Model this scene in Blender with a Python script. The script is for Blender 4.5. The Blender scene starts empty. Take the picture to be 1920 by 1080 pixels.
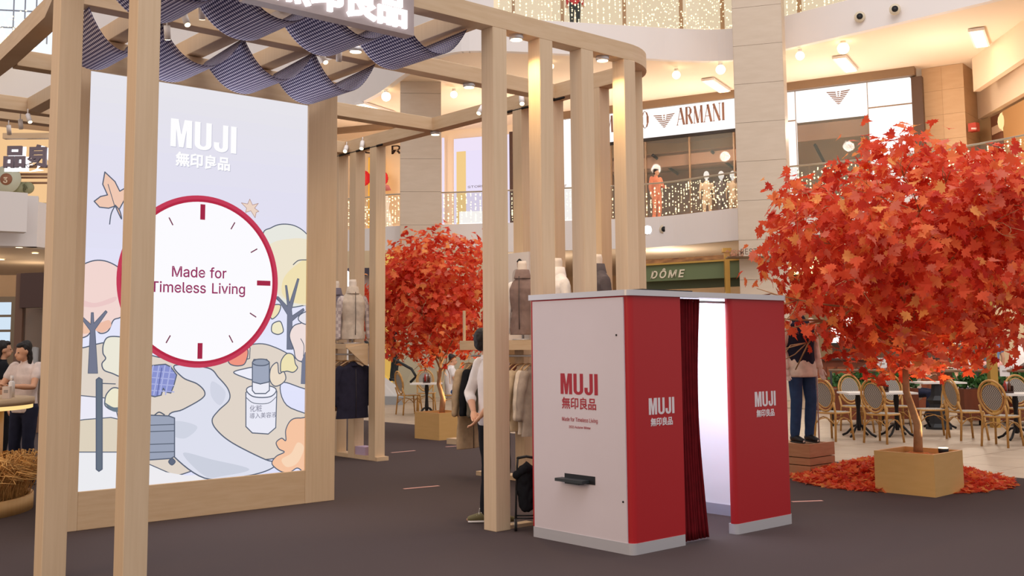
import bpy, bmesh, math, random
from mathutils import Vector, Matrix, noise
random.seed(7)
PI = math.pi
scene = bpy.context.scene
COL = scene.collection
# ---------------------------------------------------------------- camera
CF, CPI, CRO, CYA, CCY, CH = 1984.0, .098364, -.00852, .852785, 448.64, 1.6
FW = Vector((math.cos(CYA), math.sin(CYA), 0)); RT = Vector((math.sin(CYA), -math.cos(CYA), 0)); UP = Vector((0, 0, 1))
VD = FW*math.cos(CPI) + UP*math.sin(CPI); VU = -FW*math.sin(CPI) + UP*math.cos(CPI)
CR = math.cos(CRO)*RT + math.sin(CRO)*VU; CU = -math.sin(CRO)*RT + math.cos(CRO)*VU
EYE = Vector((0, 0, CH))
cam_d = bpy.data.cameras.new('camera'); cam = bpy.data.objects.new('camera', cam_d); COL.objects.link(cam)
cam_d.sensor_fit = 'HORIZONTAL'; cam_d.sensor_width = 36; cam_d.lens = 36*CF/1920
cam_d.shift_y = (CCY-540)/1920; cam_d.clip_end = 300
cam.matrix_world = Matrix(((CR.x, CU.x, -VD.x, 0), (CR.y, CU.y, -VD.y, 0), (CR.z, CU.z, -VD.z, CH), (0, 0, 0, 1)))
scene.camera = cam
scene.view_settings.view_transform = 'Standard'; scene.view_settings.look = 'None'
scene.view_settings.gamma = 1; scene.view_settings.use_curve_mapping = False
scene.view_settings.exposure = 0.0
# ---------------------------------------------------------------- world and large lights
w = bpy.data.worlds.new('mall_daylight'); scene.world = w; w.use_nodes = True
w.node_tree.nodes['Background'].inputs[0].default_value = (1.0, .93, .90, 1)
w.node_tree.nodes['Background'].inputs[1].default_value = 0.74
def lamp(kind, name, loc, energy, color=(1, 1, 1), size=1, size_y=None, target=None, spot=None, blend=.6):
    d = bpy.data.lights.new(name, kind); d.energy = energy; d.color = color
    if kind == 'AREA':
        d.size = size
        if size_y: d.shape = 'RECTANGLE'; d.size_y = size_y
    else: d.shadow_soft_size = size
    if kind == 'SPOT': d.spot_size = spot; d.spot_blend = blend
    o = bpy.data.objects.new(name, d); COL.objects.link(o); o.location = loc
    if target is not None: o.rotation_euler = (Vector(target)-Vector(loc)).to_track_quat('-Z', 'Y').to_euler()
    return o
lamp('AREA', 'overhead_fill_lamp', (3, 1, 14), 650, (.93, .93, 1), 9, 9, target=(6, 8, 0))  # large area lamp standing for the atrium skylight overhead
lamp('AREA', 'overhead_fill_lamp', (13, 6, 20), 1700, (1, .95, .93), 12, 12, target=(22, 13, 5))  # unseen area lamp added to brighten the far fascias
lamp('AREA', 'shop_glow_lamp', (-7, 6, 5), 300, (1, .60, .26), 5, 5, target=(4, 8, 1.5))
# ---------------------------------------------------------------- pixel -> point
def ray(x, y): return VD + CR*((x-960)/CF) - CU*((y-CCY)/CF)
def gp(x, y, z=0.0): d = ray(x, y); return EYE + d*((z-CH)/d.z)
def onX(x, y, X): d = ray(x, y); return EYE + d*(X/d.x)
def onY(x, y, Y): d = ray(x, y); return EYE + d*(Y/d.y)
def atd(x, y, dist): d = ray(x, y); return EYE + d*(dist/d.dot(FW))
def bp(x, dist, z=0.0): p = atd(x, 645, dist); return Vector((p.x, p.y, z))
def zat(x, y, dist): return atd(x, y, dist).z
# ---------------------------------------------------------------- materials
def lin(c):
    return tuple((v/255/12.92) if v/255 <= .04045 else ((v/255+.055)/1.055)**2.4 for v in c)
MATS = {}
def mat(name, rgb, rough=.6, metal=0., var=0., scale=8., stretch=(1, 1, 1), bump=0., spec=.4, em=None, rgb2=None, trans=0., alpha=1., sheen=0.):
    if name in MATS: return MATS[name]
    m = bpy.data.materials.new(name); m.use_nodes = True; nt = m.node_tree; b = nt.nodes['Principled BSDF']
    c = lin(rgb)
    b.inputs['Base Color'].default_value = (*c, 1); b.inputs['Roughness'].default_value = rough
    b.inputs['Metallic'].default_value = metal; b.inputs['Specular IOR Level'].default_value = spec
    if trans: b.inputs['Transmission Weight'].default_value = trans; b.inputs['IOR'].default_value = 1.1
    if alpha < 1: b.inputs['Alpha'].default_value = alpha
    if var or rgb2 or bump:
        tc = nt.nodes.new('ShaderNodeTexCoord'); mp = nt.nodes.new('ShaderNodeMapping'); mp.inputs['Scale'].default_value = stretch
        nz = nt.nodes.new('ShaderNodeTexNoise'); nz.inputs['Scale'].default_value = scale; nz.inputs['Detail'].default_value = 5
        nt.links.new(tc.outputs['Object'], mp.inputs[0]); nt.links.new(mp.outputs[0], nz.inputs['Vector'])
        rp = nt.nodes.new('ShaderNodeValToRGB'); rp.color_ramp.elements[0].position = .3; rp.color_ramp.elements[1].position = .7
        c2 = lin(rgb2) if rgb2 else tuple(min(1, v*(1+var)) for v in c)
        c1 = c if rgb2 else tuple(v*(1-var) for v in c)
        rp.color_ramp.elements[0].color = (*c1, 1); rp.color_ramp.elements[1].color = (*c2, 1)
        nt.links.new(nz.outputs['Fac'], rp.inputs[0]); nt.links.new(rp.outputs[0], b.inputs['Base Color'])
        if bump:
            bu = nt.nodes.new('ShaderNodeBump'); bu.inputs['Strength'].default_value = bump; bu.inputs['Distance'].default_value = .02
            nt.links.new(nz.outputs['Fac'], bu.inputs['Height']); nt.links.new(bu.outputs[0], b.inputs['Normal'])
    if em:
        b.inputs['Emission Color'].default_value = (*c, 1); b.inputs['Emission Strength'].default_value = em
    MATS[name] = m; return m
def emi(name, rgb, s=1.0):
    if name in MATS: return MATS[name]
    m = bpy.data.materials.new(name); m.use_nodes = True; nt = m.node_tree
    nt.nodes.remove(nt.nodes['Principled BSDF']); e = nt.nodes.new('ShaderNodeEmission')
    e.inputs[0].default_value = (*lin(rgb), 1); e.inputs[1].default_value = s
    nt.links.new(e.outputs[0], nt.nodes['Material Output'].inputs[0]); MATS[name] = m; return m
WOOD = mat('light_oak_veneer', (212, 184, 150), .55, rgb2=(219, 192, 159), scale=3, stretch=(14, 14, .6), bump=.03)
WOODX = mat('light_oak_veneer_flat', (206, 175, 138), .55, rgb2=(216, 188, 154), scale=3, stretch=(1, 1, 9))
CARPET = mat('dark_grey_carpet', (72, 62, 62), .95, rgb2=(86, 74, 73), scale=420, bump=.25, spec=.1)
TILE = mat('cream_stone_tile', (162, 142, 123), .45, rgb2=(174, 154, 134), scale=2)
STONE = mat('travertine_panel', (200, 182, 162), .5, rgb2=(206, 189, 170), scale=2, stretch=(1, 1, 5))
WHITE = mat('white_paint', (232, 226, 224), .6)
CEIL = mat('cream_ceiling_paint', (240, 222, 200), .7)
BROWN = mat('brown_bronze_trim', (128, 102, 78), .5)
RED = mat('red_booth_panel', (176, 32, 38), .42, spec=.35)
MUJIRED = mat('red_print', (172, 34, 48), .6)
BOOTHW = mat('white_booth_panel', (220, 208, 211), .5, rgb2=(214, 202, 205), scale=1.2)
ALU = mat('satin_aluminium', (205, 203, 206), .35, .35)
BLACK = mat('black_plastic', (28, 28, 31), .5)
DARKM = mat('dark_iron', (34, 30, 30), .45, .5)
GREEN = mat('green_fascia', (104, 116, 80), .6)
GOLD = mat('brass', (196, 152, 76), .35, .6)
MAHOG = mat('reddish_brown_wood', (118, 60, 36), .45, var=.2, scale=5, stretch=(1, 1, .3))
DARKWOOD = mat('dark_brown_wood', (66, 42, 34), .45)
def cloth(name, rgb, var=.12): return mat('cloth_'+name, rgb, .9, var=var, scale=14, bump=.25, spec=.15)
SKIN = mat('skin', (214, 162, 130), .55, var=.05, scale=6)
HAIR = mat('dark_hair', (30, 24, 24), .6, var=.3, scale=60)
GLASS = mat('clear_glass', (120, 130, 126), .05, alpha=.12, spec=.5)
LIGHTW = emi('warm_lamp_glow', (255, 226, 176), 6)
LIGHTC = emi('white_lamp_glow', (255, 246, 235), 5)
SHOPW = emi('backlit_white_panel', (255, 250, 246), 1.15)
# ---------------------------------------------------------------- mesh builder
class MB:
    def __init__(s): s.v = []; s.f = []; s.m = []; s.sm = []
    def add(s, vs, fs, mi=0, smooth=False):
        o = len(s.v); s.v += [tuple(v) for v in vs]; s.f += [tuple(i+o for i in f) for f in fs]
        s.m += [mi]*len(fs); s.sm += [smooth]*len(fs); return s
    def box(s, c, d, rz=0, mi=0, mtx=None):
        x, y, z = d[0]/2, d[1]/2, d[2]/2
        vs = [Vector((a*x, b*y, e*z)) for e in (-1, 1) for a, b in ((-1, -1), (1, -1), (1, 1), (-1, 1))]
        R = mtx if mtx is not None else Matrix.Rotation(rz, 3, 'Z')
        vs = [R @ v + Vector(c) for v in vs]
        return s.add(vs, [(3, 2, 1, 0), (4, 5, 6, 7), (0, 1, 5, 4), (1, 2, 6, 5), (2, 3, 7, 6), (3, 0, 4, 7)], mi)
    def bx(s, x0, x1, y0, y1, z0, z1, mi=0): return s.box(((x0+x1)/2, (y0+y1)/2, (z0+z1)/2), (x1-x0, y1-y0, z1-z0), 0, mi)
    def wall(s, p0, p1, z0, z1, t=.1, mi=0):
        # box whose front face runs p0 -> p1, thickness away from the eye
        p0 = Vector(p0[:2]); p1 = Vector(p1[:2]); d = p1-p0; n = Vector((-d.y, d.x)).normalized()
        if n.dot((p0+p1)/2) < 0: n = -n
        q = [p0, p1, p1+n*t, p0+n*t]
        vs = [(a.x, a.y, z) for z in (z0, z1) for a in q]
        return s.add(vs, [(3, 2, 1, 0), (4, 5, 6, 7), (0, 1, 5, 4), (1, 2, 6, 5), (2, 3, 7, 6), (3, 0, 4, 7)], mi)
    def tube(s, pts, r, n=8, mi=0, caps=True, side=None, smooth=True):
        pts = [Vector(p) for p in pts]; N = len(pts)
        if not isinstance(r, (list, tuple)): r = [r]*N
        rr = [(q, q) if not isinstance(q, (list, tuple)) else q for q in r]
        vs = []; prev = None
        for i, p in enumerate(pts):
            t = (pts[min(i+1, N-1)]-pts[max(i-1, 0)])
            if t.length < 1e-9: t = Vector((0, 0, 1))
            t.normalize()
            if side is not None: a = Vector(side)
            elif prev is not None: a = prev
            else: a = Vector((1, 0, 0)) if abs(t.x) < .9 else Vector((0, 1, 0))
            a = (a - t*a.dot(t))
            if a.length < 1e-6: a = Vector((0, 1, 0)) - t*t.y
            a.normalize(); b = t.cross(a); prev = a
            for k in range(n):
                an = 2*PI*k/n; vs.append(p + a*(math.cos(an)*rr[i][0]) + b*(math.sin(an)*rr[i][1]))
        fs = [(i*n+k, i*n+(k+1) % n, (i+1)*n+(k+1) % n, (i+1)*n+k) for i in range(N-1) for k in range(n)]
        if caps: fs += [tuple(range(n-1, -1, -1)), tuple((N-1)*n+k for k in range(n))]
        return s.add(vs, fs, mi, smooth)
    def limb(s, pts, r, n=12, side=None, mi=0):
        # rounded-end tube
        P = [Vector(p) for p in pts]; rr = [(q, q) if not isinstance(q, (list, tuple)) else q for q in r]
        a = (P[0]-P[1]).normalized(); b = (P[-1]-P[-2]).normalized()
        m0 = min(rr[0]); m1 = min(rr[-1])
        PP = [P[0]+a*m0*.95, P[0]+a*m0*.6] + P + [P[-1]+b*m1*.6, P[-1]+b*m1*.95]
        sc = lambda q, k: (q[0]*k, q[1]*k)
        R = [sc(rr[0], .3), sc(rr[0], .78)] + rr + [sc(rr[-1], .78), sc(rr[-1], .3)]
        return s.tube(PP, R, n, mi, True, side)
    def ell(s, c, r, n=12, m=8, mi=0, R=None):
        vs = [Vector((0, 0, r[2]))]
        for j in range(1, m):
            th = PI*j/m
            for k in range(n):
                a = 2*PI*k/n; vs.append(Vector((r[0]*math.sin(th)*math.cos(a), r[1]*math.sin(th)*math.sin(a), r[2]*math.cos(th))))
        vs.append(Vector((0, 0, -r[2])))
        if R is not None: vs = [R @ v for v in vs]
        vs = [v+Vector(c) for v in vs]; L = len(vs)-1
        fs = [(0, 1+k, 1+(k+1) % n) for k in range(n)]
        for j in range(m-2):
            for k in range(n): fs.append((1+j*n+k, 1+(j+1)*n+k, 1+(j+1)*n+(k+1) % n, 1+j*n+(k+1) % n))
        fs += [(L, 1+(m-2)*n+(k+1) % n, 1+(m-2)*n+k) for k in range(n)]
        return s.add(vs, fs, mi, True)
    def lathe(s, prof, c=(0, 0, 0), n=20, mi=0, smooth=True, a0=0, a1=2*PI):
        full = abs(a1-a0-2*PI) < 1e-6; cols = n if full else n+1
        vs = [Vector((c[0]+r*math.cos(a0+(a1-a0)*k/n), c[1]+r*math.sin(a0+(a1-a0)*k/n), c[2]+z)) for r, z in prof for k in range(cols)]
        fs = [(i*cols+k, i*cols+(k+1) % cols, (i+1)*cols+(k+1) % cols, (i+1)*cols+k) for i in range(len(prof)-1) for k in range(n)]
        return s.add(vs, fs, mi, smooth)
    def poly(s, pts3, mi=0): return s.add(pts3, [tuple(range(len(pts3)))], mi)
    def mesh(s, name):
        me = bpy.data.meshes.new(name); me.from_pydata(s.v, [], s.f)
        me.polygons.foreach_set('material_index', s.m); me.polygons.foreach_set('use_smooth', s.sm); me.update(); return me
    def build(s, name, mats, parent=None, **kw): return link(name, s.mesh(name), mats, parent, **kw)
WM = {}
def link(name, me, mats, parent=None, world=True, label=None, cat=None, group=None, kind=None, loc=None):
    if not isinstance(mats, (list, tuple)): mats = [mats]
    if len(me.materials) == 0:
        for m in mats: me.materials.append(m)
    o = bpy.data.objects.new(name, me); COL.objects.link(o)
    if parent is not None:
        o.parent = parent
        if world and parent.name in WM: o.matrix_parent_inverse = WM[parent.name].inverted()
        if world: WM[o.name] = Matrix.Identity(4)
    else: WM[o.name] = Matrix.Identity(4)
    if loc is not None: o.location = loc
    props(o, label, cat, group, kind); return o
def props(o, label=None, cat=None, group=None, kind=None):
    if label: o['label'] = label
    if cat: o['category'] = cat
    if group: o['group'] = group
    if kind: o['kind'] = kind
    return o
def thing(name, label, cat, loc=(0, 0, 0), rz=0, group=None, kind=None):
    o = bpy.data.objects.new(name, None); COL.objects.link(o); o.location = loc; o.rotation_euler = (0, 0, rz)
    o.empty_display_size = .1
    WM[o.name] = Matrix.Translation(Vector(loc)) @ Matrix.Rotation(rz, 4, 'Z')
    return props(o, label, cat, group, kind)
def struct(name, mb, m, parent=None): return mb.build(name, m, parent, kind=None if parent else 'structure')
def kids(o): return [c for c in COL.objects if c.parent == o]
def dup(root, tree, loc, rz, label, group=None):
    # copy of a thing, its parts and sub-parts; tree = [(part, [subparts])]
    r = root.copy(); COL.objects.link(r); r.location = loc; r.rotation_euler = (0, 0, rz); r['label'] = label
    if group: r['group'] = group
    for ch, subs in tree:
        c = ch.copy(); COL.objects.link(c); c.parent = r
        for g in subs: d = g.copy(); COL.objects.link(d); d.parent = c
    return r
# flat frames: origin, right, up, normal(out of the surface)
class Frame:
    def __init__(s, o, r, u=(0, 0, 1)): s.o = Vector(o); s.r = Vector(r).normalized(); s.u = Vector(u).normalized(); s.n = s.r.cross(s.u)
    def p(s, a, b, c=0): return s.o + s.r*a + s.u*b + s.n*c
def flat_mesh(name, polys, fr, depth=.004, off=0.):
    # polys: list of 2D outlines (convex or not) -> thin prisms
    mb = MB()
    for pl in polys:
        ar = sum(pl[i][0]*pl[(i+1) % len(pl)][1]-pl[(i+1) % len(pl)][0]*pl[i][1] for i in range(len(pl)))
        if ar < 0: pl = pl[::-1]
        n = len(pl); vs = [fr.p(a, b, off+depth) for a, b in pl] + [fr.p(a, b, off) for a, b in pl]
        fs = [tuple(range(n))] + [(i+n, (i+1) % n+n, (i+1) % n, i) for i in range(n)]
        mb.add(vs, fs)
    return mb.mesh(name)
try: FONT = bpy.data.fonts.load(bpy.utils.resource_path('LOCAL')+'/datafiles/fonts/Inter.woff2')
except Exception: FONT = None
def text_mesh(txt, size, fr, extrude=.003, off=.002, bold=0., align='CENTER', sx=1., sp=1., shear=0., mirror=False):
    cu = bpy.data.curves.new('t', 'FONT'); cu.body = txt; cu.size = size; cu.extrude = extrude; cu.offset = bold
    if FONT and all(ord(c) < 0x250 for c in txt): cu.font = FONT
    cu.align_x = align; cu.resolution_u = 3; cu.space_character = sp; cu.shear = shear
    o = bpy.data.objects.new('t', cu); COL.objects.link(o)
    dg = bpy.context.evaluated_depsgraph_get(); me = bpy.data.meshes.new_from_object(o.evaluated_get(dg), depsgraph=dg)
    for v in me.vertices:
        a = v.co.x*sx*(-1 if mirror else 1); v.co = fr.p(a, v.co.y, off+v.co.z+extrude)
    bpy.data.objects.remove(o); bpy.data.curves.remove(cu); me.materials.clear()
    me.update(); return me
def muji_polys(x0, y0, h, w=None):
    # heavy condensed capitals M U J I; returns outlines (each simple polygon)
    k = h; kx = w/MUJIW if w else h
    out = []
    def P(pts, ox): out.append([(x0+(ox+a)*kx, y0+b*k) for a, b in pts])
    P([(0, 0), (.14, 0), (.14, .64), (.212, 0), (.328, 0), (.40, .64), (.40, 0), (.54, 0), (.54, 1), (.345, 1), (.27, .46), (.195, 1), (0, 1)], 0)
    def U(ox, w, t, left=1.0):
        n = 10; c = w/2; pts = []
        o = [(c-c*math.cos(PI*i/n), .2-.2*math.sin(PI*i/n)*1.05) for i in range(n+1)]
        inn = [(c-(c-t)*math.cos(PI*i/n), .22-.1*math.sin(PI*i/n)) for i in range(n+1)]
        for i in range(n): P([o[i], o[i+1], inn[i+1], inn[i]], ox)
        P([(0, .2), (t, .22), (t, left), (0, left)], ox); P([(w-t, .22), (w, .2), (w, 1), (w-t, 1)], ox)
    U(.61, .44, .145); U(1.11, .38, .145, .34); P([(0, 0), (.15, 0), (.15, 1), (0, 1)], 1.56)
    return out
MUJIW = 1.71
def remesh(mb, name, voxel=.012, smooth=4, wr=0., wscale=9.):
    me = mb.mesh('r'); o = bpy.data.objects.new('r', me); COL.objects.link(o)
    r = o.modifiers.new('r', 'REMESH'); r.mode = 'VOXEL'; r.voxel_size = voxel; r.use_smooth_shade = True
    s = o.modifiers.new('s', 'SMOOTH'); s.iterations = smooth; s.factor = .5
    dg = bpy.context.evaluated_depsgraph_get(); out = bpy.data.meshes.new_from_object(o.evaluated_get(dg), depsgraph=dg)
    bpy.data.objects.remove(o); bpy.data.meshes.remove(me); out.name = name
    if wr:
        ns = [v.normal.copy() for v in out.vertices]
        for v, n in zip(out.vertices, ns):
            q = v.co*wscale; q.z *= .45
            v.co += n*wr*(abs(noise.noise(q))*2-.5+noise.noise(q*2.7)*.5)
        out.update()
    out.materials.clear()
    return out
def append_mb(me, mb, name):
    bm = bmesh.new(); bm.from_mesh(me); o = mb.mesh('x'); bm.from_mesh(o); bm.to_mesh(me); bm.free(); bpy.data.meshes.remove(o)
    me.name = name; return me
# ================================================================ THE SETTING
# floor: carpet area and stone tiles beyond X = 12.65
fl = struct('floor', MB().bx(-14, 60, -20, 60, -.2, -.012), mat('grout', (150, 132, 115), .8))
cp = MB(); cp.bx(-14, 12.64, -20, 26, -.012, 0)
carpet = cp.build('carpet', CARPET, label='dark warm grey event carpet spread under the whole display', cat='carpet')
tm = None
for i in range(9):
    for j in range(24):
        if tm is None:
            tm = MB().box((0, 0, 0), (.993, .993, .012)).mesh('tile'); tm.materials.append(TILE)
        o = bpy.data.objects.new('tile', tm); COL.objects.link(o); o.parent = fl; o.location = (13.15+i, .5+j, -.006)
# tile beyond that, joined
far = MB()
for i in range(20):
    for j in range(40):
        X = 22.65+i*1.0; Y = -4+j*1.2
        far.box((X, Y, -.006), (.99, 1.19, .012))
for i in range(9):
    for j in range(18): far.box((13.15+i, 24.9+j*1.2, -.006), (.99, 1.19, .012))
far.build('tile', TILE, fl, kind='stuff')
def strip(name, pts, z0, z1, m, t=.3, names='structure'):
    mb = MB()
    for a, b in zip(pts, pts[1:]): mb.wall(a, b, z0, z1, t)
    return struct(name, mb, m)
def sd(px):   # depth of the upper shop line
    if px <= 1047: return 44+(39.7-44)*(px-560)/(1047-560)
    a, b = bp(1047, 39.7), bp(1730, 33.4); d = ray(px, 645)
    # intersect ray with line a-b
    n = Vector((-(b-a).y, (b-a).x, 0)); s = n.dot(a)/n.dot(Vector((d.x, d.y, 0)))
    return s*Vector((d.x, d.y, 0)).dot(FW)
L1E = [(-260, 30), (-120, 31.5), (0, 31.8), (80, 31.8), (200, 34), (400, 37), (640, 36.7), (740, 35.6), (930, 35), (1210, 33.8), (1340, 32.2), (1393, 31.5), (1560, 30), (1730, 28.7), (1910, 26.5), (2100, 24)]
L2E = [(-260, 33), (0, 36), (250, 38.5), (500, 39.5), (630, 38.5), (700, 36.3), (760, 33.3), (830, 31.2), (930, 30.8), (1200, 31.7), (1280, 32), (1377, 32.1), (1463, 31.2), (1863, 26.8), (2100, 24.6)]
def curve(E, n=6):
    out = []
    P = [bp(*e) for e in E]
    for i in range(len(P)-1):
        p0, p1, p2, p3 = P[max(i-1, 0)], P[i], P[i+1], P[min(i+2, len(P)-1)]
        for k in range(n):
            t = k/n; out.append(.5*((2*p1)+(p2-p0)*t+(2*p0-5*p1+4*p2-p3)*t*t+(3*p1-p0-3*p2+p3)*t**3))
    out.append(P[-1]); return out
C1 = curve(L1E); C2 = curve(L2E)
def slab(nm, C, z0, z1, ctop, name_f):
    mb = MB(); mf = MB()
    for a, b in zip(C, C[1:]):
        na = a.normalized()*14; nb = b.normalized()*14
        mb.add([a+UP*z0, b+UP*z0, b+nb+UP*z0, a+na+UP*z0], [(0, 1, 2, 3)])
        mb.add([a+UP*z1, b+UP*z1, b+nb+UP*z1, a+na+UP*z1], [(3, 2, 1, 0)])
        mf.wall(a, b, z0-.02, z1+.03, .2)
    struct('ceiling', mb, CEIL); return struct(name_f, mf, WHITE)
slab('ceiling', C1, 4.65, 5.57, CEIL, 'trim_1')
slab('ceiling', C2, 10.3, 11.25, CEIL, 'trim_2')
# taller white parapets on the left side of both galleries
struct('trim_3', MB().wall(bp(-260, 29.8), bp(62, 31.4), 4.6, 6.12, .4).wall(bp(62, 31.4), bp(110, 32.6), 4.6, 5.95, .4).wall(bp(-200, 28.8), bp(42, 30.6), 4.95, 6.1, .5), WHITE)
hi = MB()
for a, b in zip(C2, C2[1:]):
    px = 960+CF*((a.dot(RT))/(a.dot(FW)))
    if 90 < px < 915: hi.wall(a*1.001, b*1.001, 11.2, 15.5, .2)
struct('trim_4', hi, WHITE)
struct('wall_left', MB().wall(bp(-300, 36), bp(90, 39.5), 11.25, 13.2, .2), WHITE)
# top ceiling over the second gallery
mb = MB()
for a, b in zip(C2, C2[1:]):
    na = a.normalized()*14; nb = b.normalized()*14
    mb.add([a+UP*16, b+UP*16, b+nb+UP*16, a+na+UP*16], [(0, 1, 2, 3)])
struct('ceiling', mb, CEIL)
# back walls behind galleries
bk = MB(); bk.wall(bp(-400, 50), bp(560, 52), 0, 18, .2); bk.wall(bp(560, 52), bp(1200, 48), 0, 18, .2)
struct('wall_back', bk, mat('warm_back_wall', (222, 184, 142), .8, var=.1, scale=.6))
bk = MB(); bk.wall(bp(1200, 47), bp(1760, 40), 0, 18, .2); bk.wall(bp(1760, 40), bp(2300, 33), 0, 18, .2)
struct('wall_right', bk, mat('warm_back_wall2', (205, 165, 122), .8, var=.1, scale=.6))
# upper gallery shops: bright warm strip above the second fascia
struct('wall_upper', MB().wall(bp(930, 36.5), bp(1400, 37.5), 11.25, 15.9, .2).wall(bp(1400, 37.5), bp(2100, 30), 11.25, 15.9, .2), emi('lit_shop_interior', (250, 226, 190), 1.0))
# gallery fill: bare point lights added to brighten ceilings and walls, no fittings
def gal_fills(pts, z, e, col=(1, .78, .55)):
    for px, d in pts: lamp('POINT', 'gallery_fill_light', bp(px, d, z), e, col, .18)
gal_fills([(690, 39), (900, 37), (1130, 36), (1320, 35.5), (1560, 33), (1800, 30)], 8.3, 150, (1, .84, .70))
gal_fills([(-60, 35), (60, 38)], 3.7, 40, (1, .75, .5)); gal_fills([(690, 38.5), (1000, 37), (1250, 35)], 3.7, 130, (1, .84, .66))
gal_fills([(1500, 29), (1800, 24.5), (1960, 20)], 3.7, 130, (1, .84, .66))
# ---- stone columns faced with panels
def column(px, d, w, z1, label, turn=0.):
    c = bp(px, d+w*.5); t = thing('stone_column', label, 'column', (c.x, c.y, 0), math.atan2(FW.y, FW.x)+turn)
    t['kind'] = 'structure'; del t['category']; t.name = 'wall_column'
    MB().bx(-w/2+.03, w/2-.03, -w/2+.03, w/2-.03, 0, z1).build('core', STONE, t, world=False)
    z = 0; k = 0
    h = 1.1
    while z < z1-.1:
        for ax, (dx, dy, sx, sy) in enumerate(((-w/2, 0, .03, w), (0, -w/2, w, .03), (0, w/2, w, .03))):
            MB().box((dx, dy, z+h/2), (sx, sy, h-.008)).build('panel', STONE, t, world=False)
        z += h
    return t
column(1442, 29, 1.33, 16, 'wide pale stone clad column rising behind the big tree', -.32)
column(789, 34.5, 1.32, 11, 'pale stone clad column behind the pergola left of the posts', .08)
# ================================================================ PERGOLA
ZB, ZT, PS = 4.43, 4.60, .165
perg = thing('pergola', 'large light oak slatted pergola framing the display, with posts and roof beams', 'pergola', (5.6, 10, 0))
def wbox(name, x0, x1, y0, y1, z0, z1, parent, m=WOOD, **k):
    mb = MB(); mb.bx(x0, x1, y0, y1, z0, z1)
    o = mb.build(name, m, parent, **k); b = o.modifiers.new('bevel', 'BEVEL'); b.width = .004; b.segments = 1; return o
def post(x, y, rz=0):
    mb = MB(); mb.box((x, y, ZB/2), (PS, PS, ZB), rz); o = mb.build('post', WOOD, perg)
    b = o.modifiers.new('bevel', 'BEVEL'); b.width = .004; b.segments = 1
post(2.525, 7.80); post(2.83, 7.14)
for x in (6.04, 6.61, 7.155, 7.755): post(x, 7.14)
post(8.17, 7.38, PI/4)
for y in (8.12, 8.86, 9.42, 12.53, 13.06, 13.52): post(8.405, y)
post(3.0, 13.75); post(5.7, 13.95); post(8.405, 13.95)
# ring beam: swept square section; path given as centre line
def ribbon_beam(name, pts, wdt, z0, z1, parent, closed=False):
    mb = MB(); P = [Vector((a, b, 0)) for a, b in pts]; N = len(P); vs = []
    for i, p in enumerate(P):
        t = (P[min(i+1, N-1)]-P[max(i-1, 0)]).normalized(); n = Vector((-t.y, t.x, 0))
        for a, z in ((-1, z0), (1, z0), (1, z1), (-1, z1)): vs.append(p+n*(a*wdt/2)+UP*z)
    fs = [(i*4+k, i*4+(k+1) % 4, i*4+4+(k+1) % 4, i*4+4+k) for i in range(N-1) for k in range(4)]
    fs += [(3, 2, 1, 0), (N*4-4, N*4-3, N*4-2, N*4-1)]
    mb.add(vs, fs); return mb.build(name, WOODX, parent)
front = [(2.95, 7.14)] + [(7.72+.685*math.sin(a), 7.825-.685*math.cos(a)) for a in [i*PI/2/12 for i in range(13)]]
ribbon_beam('front_beam', [(2.93+.3*(1-math.sin(a))-.3, 7.14+.34*(1-math.cos(a))) for a in []] + front, PS, ZB, ZT, perg)
ribbon_beam('side_beam', [(8.405, 7.82), (8.405, 14.03)], PS, ZB, ZT, perg)
ribbon_beam('side_beam', [(2.96, 7.14), (2.78, 7.16), (2.64, 7.28), (2.58, 7.5), (2.6, 7.85), (2.76, 8.6), (2.9, 9.3), (3.01, 11), (3.1, 14.0)], PS, ZB-.002, ZT-.002, perg)
for y, x0 in ((8.83, 2.8), (11.2, 3.0), (13.35, 3.05), (13.95, 3.05)):
    wbox('cross_beam', x0+.12, 8.33, y-PS/2, y+PS/2, ZB, ZT, perg, WOODX)
for x in (3.58, 4.35, 5.10, 5.83):
    wbox('roof_joist', x-PS/2, x+PS/2, 7.23, 8.74, ZB+.003, ZT-.003, perg)
    wbox('roof_joist', x-PS/2, x+PS/2, 8.92, 11.1, ZB+.003, ZT-.003, perg)
for x in (3.93, 5.6): wbox('roof_joist', x-PS/2, x+PS/2, 11.3, 13.25, ZB+.003, ZT-.003, perg)
# recessed disc downlights under the beams
def downlight(p, lab, e=60):
    t = thing('downlight', lab, 'light', (p[0], p[1], ZB-.03), group='round downlights under the pergola beams')
    MB().lathe([(.001, -.012), (.06, -.012), (.066, 0), (.066, .03), (.001, .03)], n=20).build('rim', ALU, t, world=False)
    MB().lathe([(.001, -.016), (.055, -.016), (.055, -.0125)], n=20).build('diffuser', LIGHTW, t, world=False)
    lamp('SPOT', 'downlight_beam', (p[0], p[1], ZB-.06), e, (1, .72, .35), .04, target=(p[0], p[1], 0), spot=2.3, blend=.9)
downlight((6.31, 7.14), 'round downlight under front beam between first two right posts')
downlight((7.45, 7.14), 'round downlight under front beam near its rounded corner')
downlight((7.11, 8.83), 'round downlight under the inner cross beam')
downlight((8.405, 11.16), 'round downlight under the long side beam')
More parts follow.
